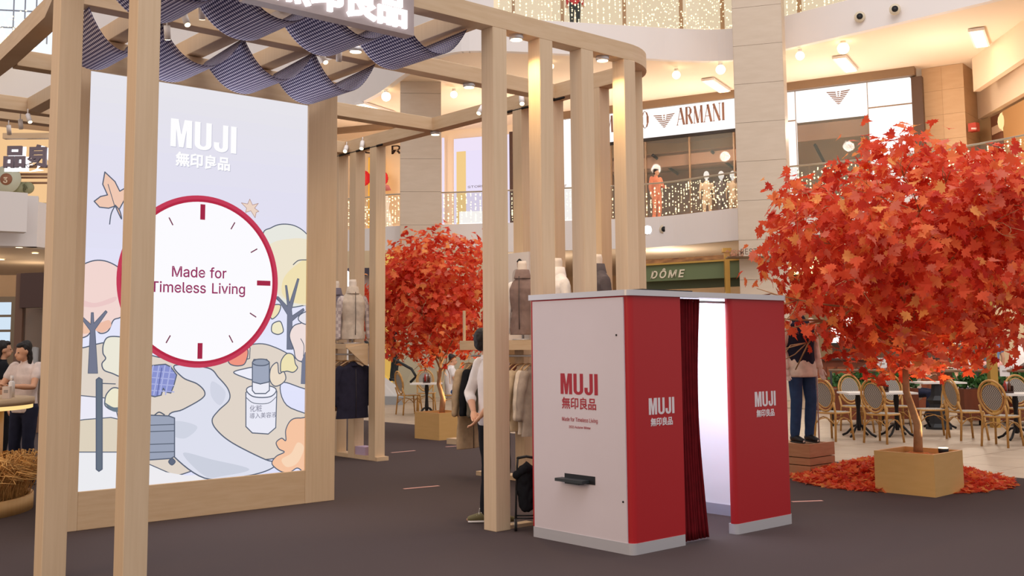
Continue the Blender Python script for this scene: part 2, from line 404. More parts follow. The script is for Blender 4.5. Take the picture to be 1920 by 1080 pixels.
# track spotlights
def spot_head(p, aim, lab, big=1.0, body=None, lit=True):
    t = thing('track_spotlight', lab, 'spotlight', p, group='small track spotlights on the pergola')
    d = Vector(aim).normalized(); L = .11*big; r = .026*big
    MB().tube([(0, 0, 0), d*L], r, 12).build('housing', body or WHITE, t, world=False)
    MB().tube([Vector((0, 0, 0)), Vector((0, 0, .07))], .007, 6).build('bracket', WHITE, t, world=False)
    MB().tube([d*(L+.0005), d*(L+.004)], r*.85, 12).build('lens', LIGHTW if lit else mat('dim_lens', (235, 225, 205), .3), t, world=False)
    return t
def track(p, q):
    a, b = Vector(p), Vector(q); mb = MB(); mb.tube([a, b], .014, 4); mb.build('light_track', DARKM, perg)
track((8.33, 12.3, 4.415), (8.33, 13.9, 4.415)); track((8.33, 8.6, 4.415), (8.33, 9.9, 4.415)); track((3.6, 8.6, 4.415), (3.6, 7.6, 4.415))
for (px, py, aim, lab) in ((650, 275, (-.5, -.5, -.6), 'white track spotlight furthest along the long side beam'),
                           (680, 266, (-.4, -.4, -.8), 'white track spotlight second from the end of the side beam'),
                           (905, 200, (-.6, -.2, -.7), 'white track spotlight angled at the middle of the side beam'),
                           (978, 181, (-.4, -.5, -.8), 'bright track spotlight beside the rear posts')):
    p = onX(px, py, 8.31); spot_head(p, aim, lab, 1.25)
for (px, py, X, aim, lab, lit) in ((345, 28, 3.62, (.05, -.5, -.8), 'bright track spotlight between the gingham swags left', True),
                                   (313, 48, 3.55, (.2, .3, -.9), 'track spotlight pointing down beside the second post', True),
                                   (378, 10, 3.7, (.2, .3, -.9), 'track spotlight tucked behind the first gingham swag', True),
                                   (603, 103, 5.15, (.0, -.6, -.7), 'bright track spotlight above the rear gingham strip', True),
                                   (636, 92, 5.25, (.1, .2, -.9), 'track spotlight pointing down by the cross beam', False),
                                   (52, 215, 3.85, (.1, -.5, -.8), 'bright track spotlight on the left roof joist', True),
                                   (38, 224, 3.88, (.2, .3, -.9), 'unlit track spotlight beside the bright one left', False),
                                   (16, 235, 3.9, (.2, .3, -.9), 'outer unlit track spotlight on the left roof joist', False)):
    d = ray(px, py); p = EYE + d*((4.36-CH)/d.z) if X > 3.8 else onX(px, py, X)
    spot_head(p, aim, lab, 1.05, lit=lit)
p = gp(667, 91, 4.42); downlight((p.x, p.y), 'round downlight between the two gingham strips', 6)
# ---------------------------------------------------------------- gingham canopies
gm = bpy.data.materials.new('navy_gingham'); gm.use_nodes = True; nt = gm.node_tree; bs = nt.nodes['Principled BSDF']
bs.inputs['Roughness'].default_value = .9; bs.inputs['Specular IOR Level'].default_value = .1
uv = nt.nodes.new('ShaderNodeTexCoord'); sx = nt.nodes.new('ShaderNodeSeparateXYZ'); nt.links.new(uv.outputs['UV'], sx.inputs[0])
def stripe(out):
    a = nt.nodes.new('ShaderNodeMath'); a.operation = 'FRACT'; m0 = nt.nodes.new('ShaderNodeMath'); m0.operation = 'MULTIPLY'; m0.inputs[1].default_value = 31
    nt.links.new(out, m0.inputs[0]); nt.links.new(m0.outputs[0], a.inputs[0])
    g = nt.nodes.new('ShaderNodeMath'); g.operation = 'GREATER_THAN'; g.inputs[1].default_value = .5; nt.links.new(a.outputs[0], g.inputs[0]); return g.outputs[0]
ad = nt.nodes.new('ShaderNodeMath'); ad.operation = 'ADD'; nt.links.new(stripe(sx.outputs['X']), ad.inputs[0]); nt.links.new(stripe(sx.outputs['Y']), ad.inputs[1])
h = nt.nodes.new('ShaderNodeMath'); h.operation = 'MULTIPLY'; h.inputs[1].default_value = .5; nt.links.new(ad.outputs[0], h.inputs[0])
rp = nt.nodes.new('ShaderNodeValToRGB'); rp.color_ramp.elements[0].color = (*lin((62, 56, 88)), 1); rp.color_ramp.elements[1].color = (*lin((250, 246, 252)), 1)
e = rp.color_ramp.elements.new(.5); e.color = (*lin((140, 134, 168)), 1)
nt.links.new(h.outputs[0], rp.inputs[0]); nt.links.new(rp.outputs[0], bs.inputs['Base Color'])
tb = nt.nodes.new('ShaderNodeBsdfTranslucent'); nt.links.new(rp.outputs[0], tb.inputs[0]); mx = nt.nodes.new('ShaderNodeMixShader'); mx.inputs[0].default_value = .3
nt.links.new(bs.outputs[0], mx.inputs[1]); nt.links.new(tb.outputs[0], mx.inputs[2]); nt.links.new(mx.outputs[0], nt.nodes['Material Output'].inputs[0])
def canopy(peaks, y0, y1, zp0, zp1, zl0, zl1, label):
    pts = []
    for a, b in zip(peaks, peaks[1:]):
        for k in range(14):
            t = k/14; u = 2*t-1; pts.append((a+(b-a)*t, 1-abs(u)**2.2))
    pts.append((peaks[-1], 0)); NY = 6; vs = []; uvs = []; s = 0; prev = None
    for x, q in pts:
        if prev: s += math.hypot(x-prev[0], (q-prev[1])*(zp0-zl0))
        prev = (x, q)
        for j in range(NY+1):
            t = j/NY; y = y0+(y1-y0)*t; zp = zp0+(zp1-zp0)*t; zl = zl0+(zl1-zl0)*t
            vs.append((x, y+.01*math.sin(x*9), zp+(zl-zp)*q)); uvs.append((s, y))
    n = NY+1; fs = [(i*n+j, (i+1)*n+j, (i+1)*n+j+1, i*n+j+1) for i in range(len(pts)-1) for j in range(NY)]
    mb = MB(); mb.add(vs, fs, 0, True); me = mb.mesh('fabric_canopy'); L = me.uv_layers.new(name='UVMap')
    for lp in me.loops: L.data[lp.index].uv = uvs[lp.vertex_index]
    o = link('fabric_canopy', me, gm, None, label=label, cat='fabric canopy')
    m = o.modifiers.new('solid', 'SOLIDIFY'); m.thickness = .004; return o
canopy([2.85, 3.6, 4.37, 5.12, 5.83], 7.26, 8.0, 4.425, 4.40, 4.14, 4.15, 'swagged navy gingham fabric strip nearer the front beam and lit sign')
canopy([3.0, 3.62, 4.40, 5.14, 5.84], 8.75, 9.55, 4.42, 4.36, 4.09, 4.10, 'swagged navy gingham fabric strip just in front of the big screen')
# ---------------------------------------------------------------- hanging character sign on the front beam
GLOW = emi('glowing_white_letters', (255, 252, 255), 2.2)
sg = thing('hanging_sign', 'box sign with glowing white characters hanging from the front pergola beam', 'sign', (4.4, 7.0, 4.14))
SGM = mat('grey_sign_box', (176, 160, 158), .55)
MB().bx(3.5, 5.0, 6.93, 7.05, 4.13, 5.35).build('housing', SGM, sg)
fs_ = Frame((4.28, 6.93, 0), (1, 0, 0))
link('characters', text_mesh('無印良品', .31, Frame((4.32, 6.925, 4.20), (1, 0, 0)), .012, .0, .009, sp=.95), GLOW, sg)
link('letters', flat_mesh('letters', muji_polys(3.65, 4.62, .5, 1.25), Frame((0, 6.93, 0), (1, 0, 0)), .015, .0), GLOW, sg)
# the same sign at the far left edge, seen from behind
sg2 = thing('hanging_sign', 'hanging character sign seen reversed from behind at the far left', 'sign', (4.3, 15.9, 4.2))
link('characters', text_mesh('無印良品', .34, Frame((4.95, 15.86, 4.24), (math.sin(CYA), -math.cos(CYA), 0)), .02, 0, .012, sp=1.0, mirror=True), mat('grey_letter_backs', (120, 108, 120), .6), sg2)
link('glow_rims', text_mesh('無印良品', .34, Frame((4.975, 15.93, 4.23), (math.sin(CYA), -math.cos(CYA), 0)), .006, -.05, .034, sp=1.0, mirror=True), GLOW, sg2)
a, b = atd(4, 272, 15.1), atd(110, 262, 15.1)
MB().wall(a, b, 4.62, 4.70, .1).build('beam', WOODX, sg2)
# ================================================================ BOOTH
bt = thing('photo_booth', 'white and red curtained photo booth standing on the carpet at centre right', 'photo booth', (7.1, 6.1, 0))
BX0, BX1, BY0, BY1, BH = 6.05, 8.13, 5.57, 6.70, 1.965
def rbox(x0, x1, y0, y1, z0, z1, rad=.05, corners=(0, 1, 2, 3), n=6):
    # rounded vertical corners; corners: 0=x0y0 1=x1y0 2=x1y1 3=x0y1
    P = []
    C = [(x0, y0, PI), (x1, y0, 1.5*PI), (x1, y1, 0), (x0, y1, .5*PI)]
    cc = [(x0+rad, y0+rad), (x1-rad, y0+rad), (x1-rad, y1-rad), (x0+rad, y1-rad)]
    for i in range(4):
        if i in corners:
            for k in range(n+1):
                a = C[i][2]+PI/2*k/n; P.append((cc[i][0]+rad*math.cos(a), cc[i][1]+rad*math.sin(a)))
        else: P.append((C[i][0], C[i][1]))
    N = len(P); mb = MB()
    mb.add([(a, b, z0) for a, b in P]+[(a, b, z1) for a, b in P], [(i, (i+1) % N, N+(i+1) % N, N+i) for i in range(N)]+[tuple(range(N-1, -1, -1)), tuple(range(N, 2*N))]); return mb
# machine cabinet
rbox(BX0+.012, 6.668, BY0, BY1, .085, BH, .05, (0,)).build('cabinet', RED, bt)
wp = MB(); wp.bx(BX0, BX0+.014, BY0+.055, BY1-.03, .085, BH-.012); wp.build('end_panel', BOOTHW, bt)
rbox(BX0-.004, 6.66, BY0-.004, BY1-.02, 0, .085, .05, (0,)).build('plinth', ALU, bt)
rbox(7.322, BX1, BY0, BY0+.075, .085, BH, .036, (0, 1, 2, 3)).build('front_panel', RED, bt)
rbox(7.325, BX1+.004, BY0-.004, BY0+.08, 0, .085, .036, (0, 1)).build('plinth', ALU, bt)
INW = mat('white_booth_lining', (236, 236, 244), .5)
MB().bx(8.06, BX1, BY0+.076, BY1, 0.0, BH).build('end_wall', INW, bt)
MB().bx(8.05, 8.059, BY0+.076, BY1-.06, 0.0, .1).build('baseboard', mat('grey_skirting', (160, 160, 175), .5), bt)
MB().bx(6.669, 8.06, BY1-.05, BY1, 0.0, BH).build('back_wall', INW, bt)
MB().bx(6.668, 6.682, BY0+.03, BY1-.051, 0.0, BH).build('inner_panel', INW, bt)
lidm = rbox(BX0-.01, BX1+.02, BY0-.015, BY1+.01, BH, BH+.045, .06, (0, 1)); lidm.build('roof_rim', ALU, bt)
MB().bx(BX0+.28, BX0+.9, BY0+.1, BY0+.5, BH+.046, BH+.062).build('roof_hatch', BLACK, bt)
MB().bx(6.75, 8.0, BY0+.2, BY1-.15, BH-.03, BH-.001).build('light_panel', emi('booth_ceiling_light', (238, 240, 255), 2.2), bt)
lamp('AREA', 'booth_light', (7.38, 6.2, BH-.04), 21, (.9, .92, 1), 1.1, .7, target=(7.38, 6.2, 0))
# curtain and rod
MB().tube([(6.68, BY0+.07, 1.935), (7.33, BY0+.07, 1.935)], .011, 10).build('curtain_rod', ALU, bt)
cm = MB(); vs = []; NX, NZ = 90, 24
for j in range(NZ+1):
    t = j/NZ; z = 1.955-t*1.935; wd = .30+.075*math.sin(PI*min(1, t*1.0))*-.6+.10*max(0, t-.5)*.6
    for i in range(NX+1):
        s = i/NX; amp = .022+.012*noise.noise(Vector((s*4, t*2, 0)))
        x = 6.675+wd*s+.008*math.sin(t*6+s*9); y = BY0+.066+amp*math.sin(s*2*PI*8.5+1.2*noise.noise(Vector((s*3, t*1.5, 3)))*2)-(.02*t)
        vs.append((x, y, z))
cm.add(vs, [(j*(NX+1)+i, j*(NX+1)+i+1, (j+1)*(NX+1)+i+1, (j+1)*(NX+1)+i) for j in range(NZ) for i in range(NX)], 0, True)
cu = cm.build('curtain', mat('crimson_velvet', (104, 14, 22), .85, var=.2, scale=12, spec=.15), bt); m = cu.modifiers.new('s', 'SOLIDIFY'); m.thickness = .006
# print on the end panel (faces -X: reads towards -Y)
fe = Frame((BX0, 6.12, 0), (0, -1, 0)); fe.n = Vector((-1, 0, 0))
link('printed_letters', flat_mesh('l', muji_polys(-.215, 1.188, .167, .424), fe, .001, .0005), MUJIRED, bt)
link('printed_characters', text_mesh('無印良品', .099, Frame((BX0-.001, 6.125, 1.080), (0, -1, 0)), .0005, .0005, .0014), MUJIRED, bt)
link('printed_slogan', text_mesh('Made for Timeless Living', .062, Frame((BX0-.001, 6.12, .972), (0, -1, 0)), .0005, .0005, 0, sx=.80), MUJIRED, bt)
link('printed_season', text_mesh('2025 Autumn Winter', .038, Frame((BX0-.001, 6.12, .918), (0, -1, 0)), .0005, .0005, 0, sx=.95), MUJIRED, bt)
# photo slot with tray
MB().bx(BX0-.003, BX0+.01, 5.955, 6.30, .488, .553).build('slot', BLACK, bt)
MB().bx(BX0-.085, BX0-.003, 6.02, 6.33, .496, .520).box((BX0-.04, 6.15, .490), (.06, .16, .014)).build('tray', mat('dark_grey_tray', (52, 56, 58), .5), bt)
MB().tube([(BX0-.004, 5.70, 1.66), (BX0+.001, 5.70, 1.66)], .008, 10).build('screw', DARKM, bt)
MB().tube([(BX0-.004, 5.66, .39), (BX0+.001, 5.66, .39)], .008, 10).build('screw', DARKM, bt)
WPR = mat('white_print', (226, 214, 216), .6)
for x0 in (6.262, 7.628):
    link('printed_letters', flat_mesh('l', muji_polys(0, 1.04, .128, .303), Frame((x0, BY0, 0), (1, 0, 0)), .001, .0005), WPR, bt)
    link('printed_characters', text_mesh('無印良品', .066, Frame((x0+.15, BY0-.0005, .958), (1, 0, 0)), .0005, .0003, .002), WPR, bt)
# ================================================================ LED SCREEN WALL
scw = thing('led_screen', 'tall oak framed lit screen with a large red clock and autumn drawing', 'screen', (4.5, 9.8, 0))
YS = 9.65
SX0, SX1, SZ0, SZ1 = 3.343, 5.608, .335, 4.12
wbox('frame_side', 3.12, SX0, YS, 9.95, 0, ZB-.01, scw); wbox('frame_side', SX1, 5.955, YS, 9.95, 0, ZB-.01, scw)
wbox('frame_bottom', SX0, SX1, YS+.002, 9.95, 0, SZ0, scw, WOODX); wbox('frame_top', SX0, SX1, YS+.002, 9.95, SZ1, ZB-.01, scw, WOODX)
MB().bx(SX0, SX1, YS+.035, YS+.06, SZ0, SZ1).build('back_panel', BLACK, scw)
def S(px, py): p = onY(px, py, YS); return (p.x, p.z)
fsn = Frame((0, YS+.03, 0), (1, 0, 0))
LAY = [0]
def clip(pl):   # clip polygon to the screen rectangle
    def cl(P, ins, inter):
        out = []
        for i in range(len(P)):
            a, b = P[i-1], P[i]
            if ins(b):
                if not ins(a): out.append(inter(a, b))
                out.append(b)
            elif ins(a): out.append(inter(a, b))
        return out
    def ix(v): return lambda a, b: (v, a[1]+(b[1]-a[1])*(v-a[0])/(b[0]-a[0]))
    def iz(v): return lambda a, b: (a[0]+(b[0]-a[0])*(v-a[1])/(b[1]-a[1]), v)
    for ins, it in ((lambda q: q[0] >= SX0, ix(SX0)), (lambda q: q[0] <= SX1, ix(SX1)), (lambda q: q[1] >= SZ0, iz(SZ0)), (lambda q: q[1] <= SZ1, iz(SZ1))):
        if len(pl) < 3: return []
        pl = cl(pl, ins, it)
    return pl
def ecol(rgb): return emi('screen_%d_%d_%d' % rgb, rgb, 1.0)
def draw(name, items, parent=scw):
    # items: (outline pts, rgb) ; each item sits a hair in front of the one before
    mb = MB(); ms = []; last = None
    for pl, rgb in items:
        if rgb != last: LAY[0] += 1
        last = rgb; off = LAY[0]*.0001
        m = ecol(rgb)
        if m not in ms: ms.append(m)
        pl = clip(pl)
        if len(pl) < 3: continue
        ar = sum(pl[i-1][0]*pl[i][1]-pl[i][0]*pl[i-1][1] for i in range(len(pl)))
        if ar < 0: pl = pl[::-1]
        # triangulate concave outlines through bmesh-free fan of tessellation
        from mathutils.geometry import tessellate_polygon
        tri = tessellate_polygon([[Vector((a, b, 0)) for a, b in pl]])
        mb.add([fsn.p(a, b, off) for a, b in pl], [tuple(t) for t in tri], ms.index(m))
    return mb.build(name, ms, parent)
def smooth(pts, n=6, closed=True):
    out = []; N = len(pts); R = range(N) if closed else range(N-1)
    for i in R:
        g = lambda k: pts[k % N] if closed else pts[max(0, min(N-1, k))]
        p0, p1, p2, p3 = g(i-1), g(i), g(i+1), g(i+2)
        for k in range(n):
            t = k/n
            out.append(tuple(.5*(2*p1[c]+(p2[c]-p0[c])*t+(2*p0[c]-5*p1[c]+4*p2[c]-p3[c])*t*t+(3*p1[c]-p0[c]-3*p2[c]+p3[c])*t**3) for c in (0, 1)))
    if not closed: out.append(pts[-1])
    return out
def stroke(pts, wd, rgb=(88, 96, 112), closed=False):
    out = []; N = len(pts); L = []; Rr = []
    its = []
    seq = list(range(N)) + ([0] if closed else [])
    for a, b in zip(seq, seq[1:]):
        p, q = pts[a], pts[b]; dx, dy = q[0]-p[0], q[1]-p[1]; l = math.hypot(dx, dy)
        if l < 1e-6: continue
        nx, ny = -dy/l*wd/2, dx/l*wd/2; ex, ey = dx/l*wd*.3, dy/l*wd*.3
        its.append(([(p[0]+nx-ex, p[1]+ny-ey), (q[0]+nx+ex, q[1]+ny+ey), (q[0]-nx+ex, q[1]-ny+ey), (p[0]-nx-ex, p[1]-ny-ey)], rgb))
    return its
def SP(pts): return [S(*p) for p in pts]
def shape(pxs, fill, line=True, wd=.011, sm=True, closed=True, rgb=(92, 100, 118)):
    p = SP(pxs); p = smooth(p) if sm else p
    it = [(p, fill)] if fill else []
    if line: it += same_layer(stroke(p, wd, rgb, closed))
    return it
def same_layer(its): return its
def circ(c, r, n=48, a0=0, a1=2*PI): return [(c[0]+r*math.cos(a0+(a1-a0)*i/n), c[1]+r*math.sin(a0+(a1-a0)*i/n)) for i in range(n)]
OUT = (92, 100, 118)
# base panel: vertical bands of the displayed picture's sky
its = []
bands = [(231, 229, 236), (228, 226, 240), (226, 224, 242), (228, 228, 248), (230, 232, 252), (226, 228, 252), (224, 226, 250)]
N = 28
for i in range(N):
    t = i/(N-1)*(len(bands)-1); k = min(int(t), len(bands)-2); f = t-k
    c = tuple(int(bands[k][j]*(1-f)+bands[k+1][j]*f) for j in range(3))
    z1 = SZ1-(SZ1-SZ0)*i/N; z0 = SZ1-(SZ1-SZ0)*(i+1)/N; its.append(([(SX0, z0), (SX1, z0), (SX1, z1), (SX0, z1)], c))
for q in its: LAY[0] = 0 if LAY[0] > 20 else LAY[0]
draw('lit_panel', its)
LAY[0] = 30
# ground, hills and path
draw('picture_ground', shape([(140, 655), (158, 652), (200, 642), (250, 640), (300, 670), (420, 665), (480, 645), (520, 652), (570, 680), (600, 700), (600, 735), (570, 728), (530, 718), (540, 760), (600, 790), (600, 850), (540, 855), (500, 862), (430, 860), (330, 893), (260, 888), (150, 848), (140, 800)], (224, 212, 200)) +
     shape([(140, 742), (155, 742), (215, 748), (225, 790), (150, 790)], (236, 234, 246), sm=False, wd=.009) +
     shape([(140, 790), (160, 787), (210, 783), (240, 790), (270, 848), (140, 850)], (222, 210, 190), wd=.009, sm=False) +
     shape([(140, 848), (270, 848), (280, 870), (330, 892), (280, 930), (140, 930)], (236, 236, 240), wd=.009, sm=False) +
     shape([(280, 880), (350, 892), (450, 888), (470, 900), (600, 880), (600, 930), (270, 930)], (238, 236, 240), line=False, sm=False))
draw('picture_path', shape([(330, 685), (392, 690), (412, 708), (430, 730), (432, 750), (412, 770), (400, 788), (410, 808), (440, 832), (500, 862), (524, 868), (500, 884), (450, 895), (386, 897), (330, 858), (318, 830), (318, 780), (345, 768), (380, 748), (386, 735), (372, 720), (345, 708)], (222, 224, 238), wd=.012) +
     shape([(345, 850), (400, 862), (470, 880), (420, 893), (386, 893)], (204, 208, 222), line=False) + shape([(400, 715), (425, 735), (415, 760), (398, 742)], (210, 213, 228), line=False) + shape([(330, 790), (372, 800), (350, 822), (325, 815)], (208, 212, 226), line=False))
# trees left
draw('picture_tree', shape([(148, 520), (152, 500), (180, 488), (208, 492), (232, 510), (240, 545), (232, 590), (215, 600), (205, 620), (190, 625), (178, 615), (165, 630), (150, 628), (140, 580)], (242, 214, 208)) +
     shape([(160, 600), (186, 612), (180, 618), (160, 626), (148, 615)], (240, 196, 170), False) + shape([(178, 612), (205, 600), (210, 612), (195, 623), (182, 620)], (238, 190, 168), False) +
     shape([(150, 560), (180, 568), (218, 556), (215, 566), (180, 576), (152, 572)], (236, 200, 198), False) +
     shape([(167, 700), (171, 620), (155, 598), (158, 595), (172, 608), (173, 586), (177, 586), (178, 606), (200, 582), (203, 585), (180, 618), (185, 700)], (118, 122, 142), True, .006, False))
draw('picture_tree', shape([(230, 632), (205, 632), (196, 645), (195, 662), (200, 672), (193, 682), (197, 694), (212, 700), (235, 708), (260, 700), (260, 640)], (236, 232, 216)))
# trees right
draw('picture_tree', shape([(495, 440), (510, 427), (530, 420), (555, 423), (577, 438), (600, 470), (600, 570), (575, 572), (548, 576), (530, 568), (515, 550), (500, 500)], (232, 232, 224)) +
     shape([(500, 470), (540, 448), (590, 460), (592, 560), (560, 570), (520, 545)], (238, 228, 204), False) + shape([(535, 520), (560, 495), (580, 490), (588, 560), (558, 568), (532, 552)], (240, 224, 178), False) + stroke(smooth(SP([(552, 496), (562, 488), (577, 487)]), 5, False), .01) +
     shape([(508, 585), (512, 573), (528, 572), (524, 588), (512, 598)], (240, 226, 184)) +
     shape([(540, 655), (541, 590), (520, 556), (524, 556), (541, 574), (537, 535), (540, 535), (545, 568), (560, 522), (563, 523), (549, 580), (550, 592), (571, 578), (573, 582), (550, 602), (550, 625), (551, 655)], (118, 122, 142), True, .006, False) +
     shape([(511, 618), (513, 608), (521, 603), (528, 603), (532, 612), (533, 622), (524, 627), (514, 624)], (240, 232, 200)) +
     shape([(545, 630), (552, 612), (566, 606), (580, 606), (590, 660), (570, 677), (557, 672), (553, 655)], (240, 222, 218)) + stroke(smooth(SP([(566, 635), (572, 648), (571, 668)]), 5, False), .008) + shape([(562, 600), (565, 590), (580, 585), (590, 605), (575, 608)], (232, 228, 236)) +
     shape([(566, 720), (568, 676), (574, 660), (600, 660), (600, 722)], (118, 122, 142), False, sm=False))
draw('picture_bush', shape([(528, 690), (530, 675), (540, 663), (552, 666), (556, 682), (560, 690), (552, 698), (540, 696), (530, 698)], (238, 226, 180)) + shape([(508, 712), (510, 690), (522, 680), (525, 700), (534, 697), (538, 710), (530, 720), (517, 724)], (236, 220, 200)) +
     shape([(512, 870), (520, 856), (535, 848), (525, 842), (520, 830), (530, 822), (538, 826), (538, 806), (548, 788), (566, 784), (600, 790), (600, 895), (575, 888), (560, 878), (545, 886), (528, 884)], (246, 196, 162)) + shape([(530, 862), (548, 850), (560, 830), (572, 840), (560, 868), (540, 876)], (248, 214, 184), False))
# mug, bottle, shirt, suitcase, lantern pole
draw('picture_mug', shape([(430, 672), (434, 683), (450, 686), (462, 680), (466, 655), (440, 650)], (240, 150, 130)) + stroke(SP([(468, 650), (471, 652), (470, 672), (464, 674)]), .009))
draw('picture_puddle', shape([(440, 698), (458, 692), (480, 690), (480, 712), (455, 706)], (238, 238, 250)))
draw('picture_bottle', shape([(463, 736), (463, 800), (475, 812), (505, 814), (519, 802), (521, 734), (505, 724), (478, 724)], (234, 234, 246), sm=False) +
     shape([(464, 732), (474, 724), (508, 724), (520, 732), (508, 744), (478, 744)], (240, 240, 250), sm=True) + stroke(smooth(SP([(464, 746), (478, 756), (505, 756), (520, 744)]), 5, False), .007) +
     shape([(475, 680), (478, 674), (502, 674), (507, 680), (507, 732), (500, 738), (480, 738), (475, 732)], (236, 236, 246), sm=False) + shape([(475, 680), (507, 680), (507, 716), (490, 720), (475, 716)], (160, 168, 188), sm=False) +
     shape([(475, 680), (483, 674), (499, 674), (507, 680), (499, 685), (483, 685)], (150, 158, 176)))
p1 = S(466, 768)
link('picture_label_text', text_mesh('化粧', .07, Frame((p1[0]+.02, YS+.03-LAY[0]*.0001-.0004, p1[1]-.02), (1, 0, 0)), .0003, .0, 0, align='LEFT'), ecol((120, 120, 140)), scw)
p1 = S(466, 781)
link('picture_label_text', text_mesh('導入美容液', .06, Frame((p1[0]+.02, YS+.03-LAY[0]*.0001-.0004, p1[1]-.02), (1, 0, 0)), .0003, .0, 0, align='LEFT'), ecol((120, 120, 140)), scw)
draw('picture_shirt', shape([(276, 700), (282, 686), (300, 684), (312, 683), (322, 688), (333, 703), (328, 722), (322, 737), (312, 735), (308, 728), (304, 741), (292, 744), (274, 740), (262, 735), (262, 710)], (140, 148, 208), sm=False) +
     [q for k in range(5) for q in stroke(SP([(278+k*11, 686), (268+k*11, 740)]), .012, (176, 182, 228))] + [q for k in range(4) for q in stroke(SP([(274, 695+k*12), (328, 699+k*12)]), .010, (172, 178, 226))] + stroke(SP([(305, 690), (296, 742)]), .008, (90, 98, 160)))
draw('picture_suitcase', shape([(262, 785), (270, 778), (318, 780), (329, 784), (329, 856), (322, 860), (262, 864)], (156, 164, 184), sm=False) + [q for y in (797, 809, 833, 848) for q in stroke(SP([(268, y+1), (328, y-1)]), .008)] + shape([(318, 866), (324, 860), (330, 866), (324, 872)], (100, 108, 128)) + stroke(smooth(SP([(292, 778), (300, 773), (310, 778)]), 5, False), .012))
draw('picture_pole', shape([(182, 712), (187, 708), (193, 712), (193, 880), (187, 884), (182, 880)], (104, 114, 128), sm=False) + stroke(SP([(193, 719), (218, 720)]), .009) + shape([(198, 752), (202, 738), (215, 727), (232, 735), (235, 765), (215, 770), (200, 762)], (238, 232, 206)) + shape([(198, 755), (215, 764), (235, 762), (235, 772), (212, 771)], (110, 124, 136), False))
draw('picture_leaf', shape([(198, 322), (194, 345), (203, 365), (190, 368), (178, 377), (188, 388), (205, 390), (217, 386), (224, 394), (236, 372), (240, 350), (226, 358), (217, 340)], (240, 200, 178), sm=False) + stroke(SP([(217, 388), (204, 345)]), .007) + stroke(smooth(SP([(218, 384), (210, 400), (207, 420)]), 5, False), .01) + shape([(218, 386), (229, 410), (226, 395)], (240, 190, 160)))
draw('picture_leaf', shape([(470, 373), (466, 382), (454, 380), (464, 390), (462, 398), (472, 395), (480, 408), (482, 398), (487, 396), (479, 390), (486, 381), (475, 384)], (236, 212, 196), True, .005, False, rgb=(170, 130, 120)))
# clock
cc = ((5.277+3.634)/2, 2.228); Rx, Rz = .822, .832
LAY[0] += 2
def ell2(k, n=96): return [(cc[0]+Rx*k*math.cos(2*PI*i/n), cc[1]+Rz*k*math.sin(2*PI*i/n)) for i in range(n)]
draw('clock_ring', [(ell2(1.0), (196, 62, 88)), (ell2(.955), (180, 44, 70))])
draw('clock_face', [(ell2(.925), (252, 251, 255))])
hm = []
for k in range(12):
    a = PI/2-k*PI/6; big = k % 3 == 0
    r0, r1, wd = (.735, .88, .05) if big else (.73, .82, .012)
    d = (math.cos(a), math.sin(a)); hm += stroke([(cc[0]+Rx*r0*d[0], cc[1]+Rz*r0*d[1]), (cc[0]+Rx*r1*d[0], cc[1]+Rz*r1*d[1])], wd, (164, 44, 72) if big else (120, 60, 84))
    draw('hour_mark', hm[-1:])
fo = .03-LAY[0]*.0001-.0003
TXT = ecol((150, 52, 96))
for word, px, al, z in (('Made', 386.5, 'RIGHT', 2.262), ('for', 394.5, 'LEFT', 2.262), ('Timeless', 388.5, 'RIGHT', 2.112), ('Living', 397.5, 'LEFT', 2.112)):
    link('clock_text', text_mesh(word, .192, Frame((S(px, 530)[0], YS+fo, z), (1, 0, 0)), .0003, 0, .0016, align=al, sx=.98), TXT, scw)
WT = emi('screen_white', (255, 254, 255), 1.0)
SHD = ecol((196, 196, 214))
for m, dx, dz, o in ((SHD, .006, -.006, .0), (WT, 0, 0, .0004)):
    a = Frame((4.117+dx, YS+.026-o, 3.512+dz), (1, 0, 0))
    f = flat_mesh('l', muji_polys(0, 0, .272), a, .0002, 0)
    for v in f.vertices: v.co.x = a.o.x+(v.co.x-a.o.x)*(.683/(MUJIW*.272))
    link('brand_letters', f, m, scw)
    link('brand_characters', text_mesh('無印良品', .142, Frame((4.457+dx, YS+.026-o, 3.345+dz), (1, 0, 0)), .0002, 0, .005), m, scw)
lamp('AREA', 'screen_glow', (4.47, 9.6, 2.2), 26, (.88, .88, 1), 2.2, 3.7, target=(4.47, 5, 2.2))
# ================================================================ GALLERY LEVEL 1 SHOPS
Z1, Z2 = 5.57, 10.3
def seg(name, px0, px1, z0, z1, m, t=.15, parent=None, off=0., **kw):
    mb = MB(); mb.wall(bp(px0, sd(px0)+off), bp(px1, sd(px1)+off), z0, z1, t); return mb.build(name, m, parent, **kw)
def shop_frame(px0, px1, z, off=0.):
    a, b = bp(px0, sd(px0)-off), bp(px1, sd(px1)-off); r = (b-a); f = Frame((a.x, a.y, z), r); f.n = -a.normalized(); f.w = r.length; return f
def yz(px, py, off=0): return zat(px, py, sd(px)+off)
CREAMW = mat('cream_shop_wall', (240, 218, 188), .7); DKWIN = mat('dark_shop_interior', (140, 104, 80), .7, var=.2, scale=.5)
